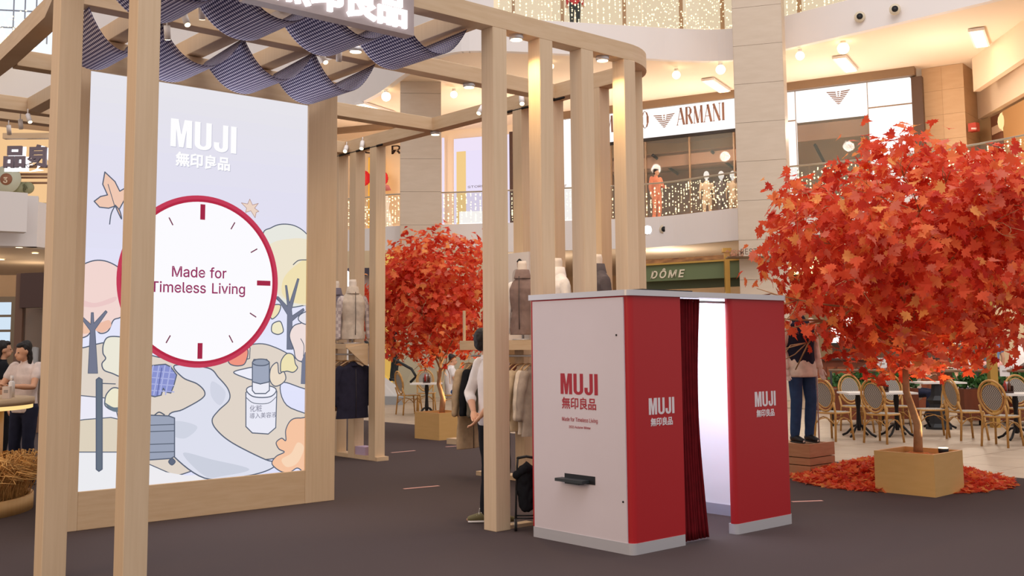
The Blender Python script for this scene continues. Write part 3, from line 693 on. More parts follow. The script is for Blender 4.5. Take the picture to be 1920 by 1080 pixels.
# main fashion shop, with backlit fascia
sh = thing('fashion_shop', 'shop on the upper gallery with a long white backlit name fascia', 'shop', tuple(bp(1240, sd(1240), Z1)))
seg('top_trim', 1040, 1390, 10.02, Z2, BROWN, .3, sh, -.25)
s0, s1 = yz(1240, 222), yz(1240, 166)
seg('backlit_fascia', 1103, 1392, yz(1392, 243), 10.0, SHOPW, .2, sh, -.2)
for q, r in ((1046, 1064), (1066, 1102)): seg('backlit_panel', q, r, Z1, 10.0, SHOPW, .2, sh, -.2)
seg('fascia_rail', 1103, 1392, yz(1392, 249), yz(1392, 243)-.01, DARKM, .12, sh, -.3)
seg('bulkhead', 1103, 1392, 7.95, 8.35, mat('brown_bulkhead', (150, 108, 80), .6), .3, sh, .5)
seg('interior_wall', 1066, 1392, Z1, 8.4, DKWIN, .1, sh, 4.5)
mbw = MB()
for px in (1150, 1216, 1300, 1385): mbw.wall(bp(px, sd(px)), bp(px+3, sd(px+3)), Z1, 8.9, .06)
mbw.build('window_frame', BROWN, sh)
for q, r in ((1104, 1150), (1153, 1216), (1219, 1300), (1303, 1385)): seg('window_pane', q, r, Z1, 8.9, GLASS, .02, sh, .05)
ci = MB()
for px0, d0, px1, d1 in ((1232, 37.6, 1298, 44), (1345, 37, 1400, 42)):
    a, b = bp(px0, d0, 8.3), bp(px1, d1, 8.3); ci.tube([a, b], .07, 4)
ci.build('ceiling_track', BLACK, sh)
a, b = bp(1104, sd(1104)+.4, 8.45), bp(1392, sd(1392)+.4, 8.45); c = bp(1440, 44, 8.45); d = bp(1104, 47, 8.45)
MB().poly([a, b, c, d]).build('shop_ceiling', mat('tan_shop_ceiling', (196, 152, 120), .7), sh)
fr = shop_frame(1103, 1392, 0, .22)
BRN = mat('brown_letters', (112, 78, 66), .5)
def on_fr(px, py): p = atd(px, py, sd(px)-.22); return ((p-fr.o).dot(fr.r), p.z)
def shop_text(px0, px1, py_mid, txt, h, m, parent, frr=None):
    a0, z = on_fr(px0, py_mid); a1, _ = on_fr(px1, py_mid)
    me = text_mesh(txt, h/.72, Frame((0, 0, 0), (1, 0, 0)), .01, 0, 0, align='LEFT'); xs = [v.co.x for v in me.vertices]; x0, x1 = min(xs), max(xs)
    for v in me.vertices:
        a = a0+(v.co.x-x0)*(a1-a0)/(x1-x0); v.co = fr.p(a, z-h/2+v.co.z, .012)
    return link('lettering', me, m, parent)
# high contrast serif capitals built from thick and thin strokes
TK, TN = .13, .035
def sr(x): return [((x-.10, 0), (x+.10, 0), TN), ]
GLY = {
 'A': (.78, [((.02, 0), (.39, 1), TN), ((.39, 1), (.72, 0), TK), ((.16, .34), (.58, .34), TN), ((-.06, .01), (.12, .01), TN), ((.6, .01), (.84, .01), TN)]),
 'R': (.72, [((.12, 0), (.12, 1), TK), ((.12, .98), (.4, .98), TN), ((.4, .98), (.54, .86), .08), ((.54, .86), (.54, .62), TK), ((.54, .62), (.4, .52), .08), ((.4, .52), (.12, .52), TN), ((.36, .52), (.66, 0), TK), ((0, .01), (.24, .01), TN)]),
 'M': (.98, [((.08, 0), (.14, 1), TN), ((.14, 1), (.46, 0), TK), ((.46, 0), (.8, 1), TN), ((.82, 1), (.86, 0), TK), ((0, .01), (.18, .01), TN), ((.76, .01), (.98, .01), TN)]),
 'N': (.82, [((.1, 0), (.1, 1), TN), ((.1, 1), (.7, 0), TK), ((.7, 0), (.7, 1), TN), ((0, .01), (.2, .01), TN), ((.6, .99), (.82, .99), TN)]),
 'I': (.3, [((.14, 0), (.14, 1), TK), ((.02, .01), (.26, .01), TN), ((.02, .99), (.26, .99), TN)]),
 'E': (.62, [((.12, 0), (.12, 1), TK), ((0, .99), (.52, .99), TN), ((0, .01), (.54, .01), TN), ((.12, .52), (.42, .52), TN), ((.52, .99), (.52, .8), TN), ((.54, .01), (.54, .2), TN)]),
 'P': (.62, [((.12, 0), (.12, 1), TK), ((.12, .98), (.4, .98), TN), ((.4, .98), (.54, .86), .08), ((.54, .86), (.54, .6), TK), ((.54, .6), (.4, .48), .08), ((.4, .48), (.12, .48), TN), ((0, .01), (.24, .01), TN)]),
 'O': (.84, [((.10, .3), (.10, .7), TK), ((.10, .7), (.22, .92), .09), ((.22, .92), (.38, 1), TN), ((.38, 1), (.56, .92), TN), ((.56, .92), (.68, .7), .09), ((.68, .7), (.68, .3), TK), ((.68, .3), (.56, .08), .09), ((.56, .08), (.38, 0), TN), ((.38, 0), (.22, .08), TN), ((.22, .08), (.10, .3), .09)])}
def serif(px0, px1, py, txt, h):
    a0, z = on_fr(px0, py); a1, _ = on_fr(px1, py); tot = sum(GLY[c][0]+.1 for c in txt)-.1; k = (a1-a0)/tot; x = a0; pl = []
    for c in txt:
        for (p, q, wd) in GLY[c][1]:
            dx, dy = (q[0]-p[0])*k, (q[1]-p[1])*h; l = math.hypot(dx, dy); wv = wd*h*1.0
            nx, ny = -dy/l*wv/2, dx/l*wv/2; X0, Y0 = x+p[0]*k, z-h/2+p[1]*h
            pl.append([(X0+nx, Y0+ny), (X0-nx, Y0-ny), (X0+dx-nx, Y0+dy-ny), (X0+dx+nx, Y0+dy+ny)])
        x += (GLY[c][0]+.1)*k
    link('lettering', flat_mesh('l', pl, fr, .01, .012), BRN, sh)
serif(1122, 1219, 236, 'EMPORIO', .62); serif(1271, 1361, 220, 'ARMANI', .62)
def eagle(cx, cz, wd, frm):
    # striped winged emblem
    pl = []
    for i in range(7):
        t = i/7; z = cz+wd*(.27-.085*i); L = wd*(.5-.5*t*.92); g = .12*wd*(1-t)*.9 if i < 3 else 0
        sl = wd*.03
        for s in (-1, 1):
            q = [(cx+s*L, z+sl), (cx+s*(g), z-sl*0), (cx+s*(g), z-wd*.045), (cx+s*(L-wd*.05), z+sl-wd*.045)]
            pl.append(q if s > 0 else q[::-1])
        if i < 3: pl.append([(cx-g*.45, z), (cx+g*.45, z), (cx+g*.45, z-wd*.04), (cx-g*.45, z-wd*.04)])
    return flat_mesh('emblem', pl, frm, .01, .002)
ax, az = on_fr(1247, 228); link('emblem', eagle(ax, az, .83, fr), BRN, sh)
ax, az = on_fr(1056, 352); link('emblem', eagle(ax, az, .35, fr), BRN, sh)
# second unit right of the column
sh2 = thing('fashion_shop', 'corner shop unit with white backlit portal and emblem right of the stone column', 'shop', tuple(bp(1600, sd(1600), Z1)))
seg('top_trim', 1466, 1738, 10.02, Z2, BROWN, .4, sh2, -.3)
seg('backlit_panel', 1472, 1506, Z1, 9.98, SHOPW, .2, sh2, -.2)
seg('backlit_fascia', 1508, 1645, yz(1508, 231), 9.98, SHOPW, .2, sh2, -.2)
seg('backlit_panel', 1647, 1729, yz(1690, 200), 9.98, SHOPW, .2, sh2, -.2); seg('backlit_panel', 1647, 1731, Z1, yz(1690, 200)-.03, SHOPW, .2, sh2, -.2)
for q in (1507, 1646): seg('seam', q-.6, q+.6, Z1, 9.98, BROWN, .01, sh2, -.22)
seg('seam', 1647, 1731, yz(1690, 200)-.03, yz(1690, 200)+.01, BROWN, .01, sh2, -.22); seg('seam', 1472, 1506, yz(1490, 231), yz(1490, 231)+.04, BROWN, .01, sh2, -.22)
seg('side_trim', 1731, 1752, Z1, 9.98, mat('dark_bronze', (84, 62, 50), .5), .3, sh2, -.2)
seg('interior_wall', 1500, 1660, Z1, 9.0, mat('taupe_interior', (128, 98, 70), .7), .1, sh2, 3)
seg('bulkhead', 1508, 1645, yz(1508, 262), yz(1508, 231), DKWIN, .1, sh2, .4)
seg('window_pane', 1508, 1645, Z1, yz(1508, 231), GLASS, .02, sh2, 0)
MB().tube([bp(1542, 35.3, 8.2), bp(1560, 37.5, 7.9)], .06, 4).build('ceiling_track', BLACK, sh2)
fr = shop_frame(1508, 1645, 0, .22); ax, az = on_fr(1574, 185); link('emblem', eagle(ax, az, .78, fr), BRN, sh2)
ax, az = on_fr(1712, 291); link('emblem', eagle(ax, az, .45, fr), BRN, sh2)
# stone clad wing to the right
STONE2 = mat('tan_stone', (192, 158, 122), .6, rgb2=(198, 165, 130), scale=2, stretch=(1, 1, 5))
rw = thing('wall_right_wing', None, None, tuple(bp(1800, 32.6))); rw['kind'] = 'structure'
z = Z1; k = 0
while z < Z2-.05:
    h = min(.79, Z2-z)
    P = [bp(1752, 33.4), bp(1790, 33.05), bp(1832, 32.7)]
    for a, b in zip(P, P[1:]): MB().wall(a, b-(b-a)*.006, z, z+h-.006, .4).build('panel', STONE2, rw)
    MB().wall(P[2], bp(1858, 33.9), z, z+h-.006, .2).build('panel', STONE2, rw)
    z += h; k += 1
struct('wall_right_corridor', MB().wall(bp(1858, 33.9), bp(1884, 33.2), Z1, 8.7, .2), mat('taupe_wall', (176, 146, 108), .6))
struct('trim_5', MB().wall(bp(1856, 33.8), bp(2100, 25.5), 8.72, Z2, .2).wall(bp(1850, 32.2), bp(2100, 24.0), 9.25, Z2, .2), mat('cream_bulkhead', (232, 208, 180), .7))
sh3 = thing('corner_shop', 'dim brown shop at the right edge of the upper gallery', 'shop', tuple(bp(1900, 32.6, Z1)))
MB().wall(bp(1880, 33.2), bp(1902, 32.4), Z1, 8.65, .3).build('doorway', mat('maroon_panel', (128, 84, 62), .5), sh3)
MB().wall(bp(1903, 32.3), bp(2050, 27.5), Z1, 8.65, .3).build('side_wall', mat('tan_panel', (184, 140, 92), .5), sh3)
MB().wall(bp(1881, 33.1), bp(1899, 32.4), 8.05, 8.3, .05).build('small_sign', mat('cream_sign', (222, 190, 160), .5), sh3)
MB().ell(tuple(atd(1890, 228, 32.4)), (.3, .3, .38)).build('globe_lamp', emi('amber_globe', (255, 214, 150), 1.3), sh3)
al = thing('fire_alarm', 'small red alarm box on the beige stone wall', 'alarm', tuple(atd(1826, 239, 32.6)))
al.rotation_euler.z = 0
MB().box(tuple(atd(1826, 239, 32.6)), (.25, .25, .26)).build('casing', mat('alarm_red', (176, 60, 44), .5), al)
MB().box(tuple(atd(1826, 241, 32.44)), (.16, .02, .05), CYA-PI/2).build('label_plate', WHITE, al)
# left stores on the upper gallery
st = thing('store', 'cream and orange shop front with large dark letters on the upper gallery', 'shop', tuple(bp(690, sd(690), Z1)))
seg('wall_panel', 600, 752, Z1, Z2, CREAMW, .15, st, 1.0)
seg('top_trim', 600, 750, 10.1, Z2, BROWN, .3, st, -1.5)
seg('orange_panel', 689, 717, Z1, yz(700, 292), emi('orange_display', (255, 176, 60), .95), .1, st, .3)
seg('orange_panel', 640, 644, Z1, yz(640, 292), emi('orange_display2', (214, 150, 60), .9), .1, st, .3)
def disc_flower(px, py, r, d):
    f = thing('paper_flower', None, 'decoration', tuple(atd(px, py, d)))
    c = atd(px, py, d); mb = MB()
    for k in range(14):
        a = 2*PI*k/14; e = RT*math.cos(a)+UP*math.sin(a)
        mb.ell(tuple(c+e*r*.55), (r*.42, r*.12, r*.42), 8, 5)
    mb.build('petals', mat('red_petals', (206, 30, 36), .6), f); MB().ell(tuple(c-FW*r*.2), (r*.25, r*.15, r*.25), 8, 5).build('centre', mat('dark_centre', (90, 24, 20), .6), f)
    return f
disc_flower(713, 334, .36, sd(713)-1)['label'] = 'large red paper flower on the orange panel, nearest the wide stone column'
disc_flower(681, 334, .34, sd(681)-1)['label'] = 'large red paper flower partly behind the pergola post'
fr = shop_frame(600, 752, 0, -.28)
fr.o = fr.o
def lets(txt, px0, px1, py, h, m, parent, d_off, nm='lettering'):
    a = atd(px0, py, sd(px0)+d_off); b = atd(px1, py, sd(px1)+d_off); r = Vector((b.x-a.x, b.y-a.y, 0))
    me = text_mesh(txt, h/.72, Frame((0, 0, 0), (1, 0, 0)), .02, 0, h*.008, align='LEFT'); xs = [v.co.x for v in me.vertices]; x0, x1 = min(xs), max(xs); L = r.length; rn = r.normalized()
    for v in me.vertices: v.co = Vector((a.x, a.y, 0))+rn*((v.co.x-x0)*L/(x1-x0))+UP*(a.z-h/2+v.co.z)-a.normalized()*.0
    return link(nm, me, m, parent)
lets('O', 676, 722, 278, .5, mat('dark_letters', (64, 42, 36), .5), st, .7); lets('R', 734, 752, 278, .5, mat('dark_letters', (64, 42, 36), .5), st, .7)
wd = thing('window_mannequin', 'white dress form behind the fairy lights by the orange panel', 'mannequin', tuple(bp(718, 38, Z1)))
c = bp(718, 38, Z1); MB().lathe([(.01, 0), (.38, .02), (.3, .6), (.2, .95), (.24, 1.2), (.16, 1.42), (.06, 1.5), (.01, 1.52)], tuple(c), 14).build('dress', mat('white_dress', (240, 236, 228), .7), wd)
MB().lathe([(.01, -.02), (.28, 0), (.2, .16), (.01, .24)], tuple(c+UP*1.62), 14).build('hat', mat('rose_hat', (190, 110, 110), .7), wd)
# white boutique
wbq = thing('boutique', 'cool white lit boutique with lettered panel left of the slim post', 'shop', tuple(bp(880, sd(880), Z1)))
seg('wall_panel', 828, 1046, Z1, Z2, CREAMW, .15, wbq, 1.2)
COOL = emi('cool_white_interior', (240, 228, 248), 1.0)
seg('lit_front', 852, 960, Z1, yz(880, 250), COOL, .1, wbq, .9)
seg('yellow_niche', 857, 874, Z1, yz(865, 278), emi('warm_niche', (244, 206, 140), 1.0), .1, wbq, .7)
seg('lit_panel', 875, 915, Z1, yz(890, 277), emi('pale_lilac_panel', (236, 226, 250), 1.0), .1, wbq, .6)
lets('STORE', 877, 908, 350, .12, mat('grey_letters', (120, 112, 130), .5), wbq, .4)
seg('dark_post', 958, 964, Z1, yz(960, 245), DARKWOOD, .2, wbq, .2)
seg('slim_light', 829, 832, Z1, yz(830, 250), COOL, .1, wbq, .9)
tb_ = thing('display_counter', 'bright white display tables with lettering in the boutique', 'counter', tuple(bp(885, 38.5, Z1)))
MB().wall(bp(862, 38.4), bp(912, 38.2), Z1, Z1+.85, .4).build('counter', SHOPW, tb_)
# upper gallery 2 shop fittings: bright with hanging garlands
g2 = thing('upper_shop_row', 'brightly lit shopfronts behind the top gallery balustrade', 'shop', tuple(bp(1200, 36, 11.25)))
for px, d in ((965, 36), (1060, 36.2), (1180, 36.5), (1290, 36.8), (1370, 36.9), (1520, 35.5), (1640, 33.8)):
    MB().wall(bp(px, d), bp(px+6, d), 11.25, 15.8, .2).build('pilaster', mat('tan_pilaster', (196, 158, 118), .6), g2)
# ---------------------------------------------------------------- balustrades with glass, rails, fairy lights
BULB = emi('fairy_light', (255, 232, 176), 3.2)
def balustrade(label, C, z0, px0, px1, seed, dens, bulbs=True, set_in=.12):
    t = thing('glass_balustrade', label, 'balustrade', tuple(bp((px0+px1)/2, 32, z0)))
    pts = []
    for a, b in zip(C, C[1:]):
        for k in range(4): pts.append(a+(b-a)*k/4)
    pts = [p*1.004 for p in pts if px0 < 960+CF*p.dot(RT)/p.dot(FW) < px1]
    MB().tube([p+UP*(z0+1.1) for p in pts], .028, 6).build('handrail', mat('steel_rail', (176, 168, 156), .3, .6), t)
    # panes about 1.5 m
    acc = 0; st_ = pts[0]
    for a, b in zip(pts, pts[1:]):
        acc += (b-a).length
        if acc > 1.45:
            MB().wall(st_, b-(b-st_).normalized()*.03, z0+.05, z0+1.06, .015).build('pane', GLASS, t); st_ = b; acc = 0
    if bulbs:
        rnd = random.Random(seed); mb = MB(); s = .024
        for a, b in zip(pts, pts[1:]):
            L = (b-a).length; n = int(L*dens)
            for i in range(n):
                q = a+(b-a)*((i*7919 % max(1, int(L/.1)))/max(1, int(L/.1))+rnd.random()*.02/L)
                kk = round(rnd.random()*L/.11)
                z = z0+.06+rnd.random()*.98; q = q*(1.003+rnd.random()*.003)+UP*z; r = s*(.7+.7*rnd.random())
                mb.add([q+Vector(v)*r for v in ((1, 0, 0), (-1, 0, 0), (0, 1, 0), (0, -1, 0), (0, 0, 1), (0, 0, -1))], [(0, 2, 4), (2, 1, 4), (1, 3, 4), (3, 0, 4), (2, 0, 5), (1, 2, 5), (3, 1, 5), (0, 3, 5)])
        o = mb.build('fairy_light_curtain', BULB, t, kind='stuff')
    return t
balustrade('glass balustrade hung with warm fairy lights along the middle gallery', C1, Z1+.03, 612, 1960, 3, 95)
balustrade('glass balustrade hung with warm fairy lights on the top gallery', C2, 11.28, 935, 1960, 4, 80)
# round nozzles and downlights in the fascias
def on_curve(C, px):
    best = min(C, key=lambda p: abs(960+CF*p.dot(RT)/p.dot(FW)-px)); return best
for C, px, py, lab in ((C2, 1612, 32, 'round black air nozzle in the top white fascia, left one'), (C2, 1678, 18, 'round black air nozzle in the top white fascia, right one'), (C1, 1245, 430, 'round black air nozzle in the lower white fascia')):
    d = on_curve(C, px).dot(FW); c = atd(px, py, d-.02); t = thing('air_nozzle', lab, 'vent', tuple(c)); n = -Vector((c.x, c.y, 0)).normalized()
    MB().tube([c-n*.02, c+n*.06], .15, 18).build('ring', mat('cream_ring', (222, 208, 184), .5), t); MB().tube([c+n*.061, c+n*.09], .085, 16).build('opening', BLACK, t)
# ceiling luminaires: globes and bright rectangular lights; one globe imitates a reflected lamp
GL = 'spot lamps in the gallery ceiling'
for i, (px, py, z, r, lab) in enumerate(((1581, 87, 10.15, .17, 'bright round ceiling lamp above the corner shop'), (1500, 101, 10.1, .13, 'round ceiling lamp just right of the stone column'), (1351, 127, 10.1, .15, 'round ceiling lamp just left of the stone column'), (1268, 137, 10.1, .13, 'round ceiling lamp above the long fascia sign'), (724, 178, 10.1, .16, 'round ceiling lamp left of the rear stone column'), (851, 174, 10.1, .12, 'round ceiling lamp right of the rear stone column'), (1034, 121, 10.2, .08, 'small ceiling lamp between the slatted posts'), (1457, 267, 8.6, .12, 'glowing bulb imitating a lamp reflection beside the wide stone column'))):
    p = gp(px, py, z); t = thing('ceiling_lamp', lab, 'light', tuple(p), group=GL)
    MB().lathe([(.01, .14), (r*.5, .14), (r*.5, 0), (.01, 0)], tuple(p), 14).build('housing', WHITE, t); MB().ell(tuple(p-UP*.06), (r, r, r), 14, 10).build('bulb', LIGHTW, t)
for px, py, lab in ((1836, 71, 'rectangular warm ceiling light at the far right of the gallery'), (1585, 120, 'rectangular warm ceiling light above the corner shop'), (1343, 160, 'rectangular warm ceiling light above the long fascia sign'), (703, 203, 'rectangular warm ceiling light behind the pergola left')):
    p = gp(px, py, 10.24); t = thing('ceiling_light_panel', lab, 'light', tuple(p))
    r = Matrix.Rotation(math.atan2(FW.y, FW.x)-.5, 3, 'Z')
    MB().box(tuple(p), (1.9, .42, .08), mtx=r).build('frame', WHITE, t); MB().box(tuple(p-UP*.045), (1.8, .3, .02), mtx=r).build('diffuser', LIGHTW, t)
p = atd(1214, 431, 30); t = thing('floodlight', 'small very bright white floodlight on the lower fascia', 'light', tuple(p))
MB().ell(tuple(p), (.12, .12, .12)).build('bulb', emi('flood_white', (255, 255, 255), 12), t); MB().box(tuple(p+FW*.15), (.2, .2, .24)).build('housing', ALU, t)
for px, py, lab in ((1313, 494-40, 0),): pass
# ---------------------------------------------------------------- far left gallery
lf = thing('tunnel_decoration', 'pale decorated shopfront with a round numbered medallion at the far left', 'decoration', tuple(bp(20, 36, 6)))
MB().wall(bp(-60, 36.5), bp(100, 38), 6.0, 9.4, .2).build('wall_panel', emi('warm_lit_facade', (250, 204, 150), .95), lf)
for py, t in ((312, .06), (327, .05), (333, .04), (343, .04)):
    a, b = atd(20, py, 36), atd(96, py, 36); MB().tube([a, b], t, 6).build('dark_rail', mat('rail_brown', (140, 104, 80), .5), lf)
c = atd(12, 336, 35.5); MB().tube([c, c+FW*.06], .48, 28).build('disc', mat('pale_green_disc', (196, 198, 178), .6), lf)
MB().tube([c-FW*.04, c], .2, 24).build('hub', mat('brown_hub', (150, 100, 74), .6), lf)
link('numeral', text_mesh('3', .36, Frame(c-UP*.13-FW*.06, RT), .005, 0, .01), mat('numeral_cream', (214, 190, 164), .6), lf)
for a_ in range(3):
    c2 = atd(32+a_*10, 352, 35.6); MB().tube([c2, c2+FW*.06], .2, 16).build('disc', mat('olive_disc', (150+10*a_, 150, 118), .6), lf)
MB().wall(bp(-60, 36.0), bp(92, 37.2), 6.1, 6.7, .2).build('lower_panel', mat('olive_panel', (186, 176, 126), .6), lf)
wl = thing('window_1', None, None, tuple(bp(20, 38, 12))); wl['kind'] = 'structure'
MB().wall(bp(-40, 35.5), bp(86, 36.5), 11.9, 14.5, .1).build('window_glow', emi('daylight_window', (236, 244, 255), 1.15), wl)
mb = MB()
for px in (0, 22, 44, 66): mb.wall(bp(px, 35.2), bp(px+1.6, 35.2), 11.9, 14.5, .05)
for z in (12.5, 13.1, 13.7): mb.wall(bp(-40, 35.2), bp(86, 35.6), z, z+.04, .05)
mb.build('mullions', mat('mullion', (150, 158, 176), .5), wl)
rnd = random.Random(9); mb = MB()
for i in range(420):
    q = atd(rnd.uniform(-4, 70), 0, 34.5); z = 11.5+abs(rnd.gauss(0, .45)); q = Vector((q.x, q.y, z)); mb.ell(tuple(q), (.03, .03, .03), 5, 3)
mb.build('fairy_light_curtain', BULB, wl, kind='stuff')
# ================================================================ GROUND LEVEL BACKGROUND
AZ = math.atan2(FW.y, FW.x)        # direction pointing away from the camera
def chk(name, c1, c2, sc):
    m = bpy.data.materials.new(name); m.use_nodes = True; nt = m.node_tree; b = nt.nodes['Principled BSDF']; b.inputs['Roughness'].default_value = .7
    tc = nt.nodes.new('ShaderNodeTexCoord'); ck = nt.nodes.new('ShaderNodeTexChecker'); ck.inputs['Scale'].default_value = sc
    ck.inputs[1].default_value = (*lin(c1), 1); ck.inputs[2].default_value = (*lin(c2), 1)
    nt.links.new(tc.outputs['Object'], ck.inputs[0]); nt.links.new(ck.outputs[0], b.inputs['Base Color']); return m
WOVEN = chk('woven_rattan', (176, 168, 156), (84, 76, 72), 60); BAMBOO = mat('bamboo_cane', (186, 138, 74), .45, var=.15, scale=20)
def make_chair():
    t = thing('bistro_chair', 'x', 'chair', (0, 0, 0), 0, 'woven bistro chairs of the cafe')
    oc = lambda a, k=1.0: (.205*k*math.cos(a)*(1-.12*math.sin(a)*-1 if math.sin(a) < 0 else 1), -.21-.10*(.5+.5*math.sin(a)), .735+.255*k*math.sin(a))
    P = [oc(2*PI*i/24) for i in range(25)]
    bf = MB().tube(P, .019, 8, caps=False); bf.tube([oc(2*PI*i/24, .80) for i in range(25)], .011, 6, caps=False)
    tree = []
    tree.append((bf.build('back_frame', BAMBOO, t, world=False), []))
    vs = [oc(2*PI*i/24, .8) for i in range(24)]; mb = MB(); mb.add(vs+[(a, b+.008, c) for a, b, c in vs], [tuple(range(24)), tuple(range(47, 23, -1))]+[(i, (i+1) % 24, 24+(i+1) % 24, 24+i) for i in range(24)])
    tree.append((mb.build('back_panel', WOVEN, t, world=False), []))
    sq = [(.215*math.copysign(abs(math.cos(a))**.6, math.cos(a)), .215*math.copysign(abs(math.sin(a))**.6, math.sin(a))) for a in [2*PI*i/24 for i in range(24)]]
    mb = MB(); mb.add([(a, b, .462) for a, b in sq]+[(a, b, .44) for a, b in sq], [tuple(range(24)), tuple(range(47, 23, -1))]+[(24+i, 24+(i+1) % 24, (i+1) % 24, i) for i in range(24)])
    tree.append((mb.build('seat', WOVEN, t, world=False), []))
    tree.append((MB().tube([(a*1.02, b*1.02, .445) for a, b in sq+sq[:1]], .016, 6, caps=False).build('seat_rim', BAMBOO, t, world=False), []))
    for sx in (-1, 1):
        tree.append((MB().tube([(sx*.195, -.27, .62), (sx*.185, -.21, .45), (sx*.2, -.25, 0)], .018, 8).build('leg', BAMBOO, t, world=False), []))
        tree.append((MB().tube([(sx*.18, .18, .44), (sx*.21, .23, 0)], .018, 8).build('leg', BAMBOO, t, world=False), []))
    for a, b in (((-.2, -.23), (.2, -.23)), ((-.195, .2), (.195, .2)), ((-.195, -.23), (-.195, .2)), ((.195, -.23), (.195, .2))):
        p = Vector((*a, .2)); q = Vector((*b, .2)); m = (p+q)/2+UP*.17
        mb = MB().tube([p+UP*.05, (p+m)/2+UP*.06, m, (q+m)/2+UP*.06, q+UP*.05], .009, 6)
        tree.append((mb.build('stretcher', BAMBOO, t, world=False), []))
    return t, tree
CHR, CHT = make_chair(); CHR_first = True
def chair(px, d, face, label, grp='woven bistro chairs of the cafe'):
    # face: degrees, 0 = faces away from the camera, 90 = faces right, 180 = faces the camera
    global CHR_first
    p = bp(px, d); rz = AZ-PI/2-math.radians(face)
    if CHR_first:
        CHR_first = False; CHR.location = p; CHR.rotation_euler = (0, 0, rz); CHR['label'] = label; return CHR
    return dup(CHR, CHT, p, rz, label, grp)
chair(1558, 17.4, 52, 'bistro chair nearest the mannequin crate, its back to the camera')
chair(1650, 16.9, 50, 'bistro chair with its oval back left of the tree trunk')
chair(1601, 18.9, 175, 'bistro chair facing the camera behind the left white table')
chair(1673, 18.8, 185, 'bistro chair behind the white table, close left of the trunk')
chair(1738, 17.9, -80, 'bistro chair seen side on just right of the trunk')
chair(1806, 17.3, 80, 'bistro chair side on at the left of the far right table')
chair(1870, 16.2, 50, 'nearest bistro chair right of the tree, oval back to the camera')
chair(1916, 17.9, 180, 'bistro chair cut off by the right edge of the photo')
chair(768, 24.6, 60, 'bistro chair seen through the pergola, left of the iron table')
chair(799, 25.6, 170, 'bistro chair behind the small iron table in the pergola gap')
chair(846, 24.5, 80, 'bistro chair holding the seated man in white')
TW = mat('white_marble_top', (226, 220, 214), .3)
def table(px, d, label, top=TW, hgt=.74, w=1.15, dd=.65, dark=False):
    p = bp(px, d); t = thing('cafe_table', label, 'table', tuple(p), AZ-PI/2)
    MB().bx(-w/2, w/2, -dd/2, dd/2, hgt-.03, hgt).build('tabletop', top, t, world=False)
    for sx in ((-w*.28, w*.28) if w > .9 else (0,)):
        MB().lathe([(.03, .1), (.045, .2), (.03, .45), (.05, .6), (.035, hgt-.03)], (sx, 0, 0), 10).build('column', DARKM, t, world=False)
        for k in range(4):
            a = PI/4+k*PI/2; c, s = math.cos(a), math.sin(a)
            MB().tube([(sx, 0, .2), (sx+c*.1, s*.1, .17), (sx+c*.22, s*.22, .05), (sx+c*.3, s*.3, .015)], .02, 6).build('foot', DARKM, t, world=False)
    return t
table(1640, 18, 'white topped cafe table on iron feet left of the trunk')
table(1935, 17.2, 'white topped cafe table cut off at the right edge')
table(1755, 19.6, 'narrow table on a heavy black pedestal between the chair groups', TW, .84, .8)
table(800, 24.0, 'small white topped iron table seen through the pergola', TW, .74, .7, .6)
MB_ = MB()
def pedestal():
    p = bp(1753, 19.4); t = thing('machine_pedestal', 'black cast iron machine base under the middle table', 'pedestal', tuple(p), AZ-PI/2)
    MB().lathe([(.24, 0), (.24, .04), (.17, .1), (.15, .45), (.2, .52), (.12, .6), (.1, .8)], n=8, smooth=False).build('base', BLACK, t, world=False)
    MB().tube([(-.2, -.1, .05), (-.3, -.12, .25), (-.2, -.1, .4)], .02, 6).build('handle', DARKM, t, world=False)
pedestal()
def condiments(px, d, z, label):
    p = bp(px, d, z); t = thing('condiment_caddy', label, 'caddy', tuple(p), AZ-PI/2)
    MB().bx(-.08, .08, -.05, .05, 0, .03).bx(-.08, -.07, -.05, .05, .03, .12).bx(.07, .08, -.05, .05, .03, .12).build('tray', DARKWOOD, t, world=False)
    for k, m in enumerate((mat('red_bottle', (150, 40, 30), .4), mat('brown_bottle', (92, 56, 36), .4))):
        b = MB().lathe([(.001, .03), (.028, .03), (.028, .14), (.012, .17), (.012, .2), (.001, .2)], (-.035+.07*k, 0, 0), 10).build('bottle', m, t, world=False)
    MB().bx(-.02, .06, .02, .04, .03, .18).build('card', WHITE, t, world=False)
condiments(1652, 17.9, .74, 'dark caddy of sauce bottles on the left white table')
condiments(1884, 17.2, .74, 'dark caddy of sauce bottles on the right white table')
condiments(800, 24.0, .74, 'dark caddy of sauce bottles on the small iron table')
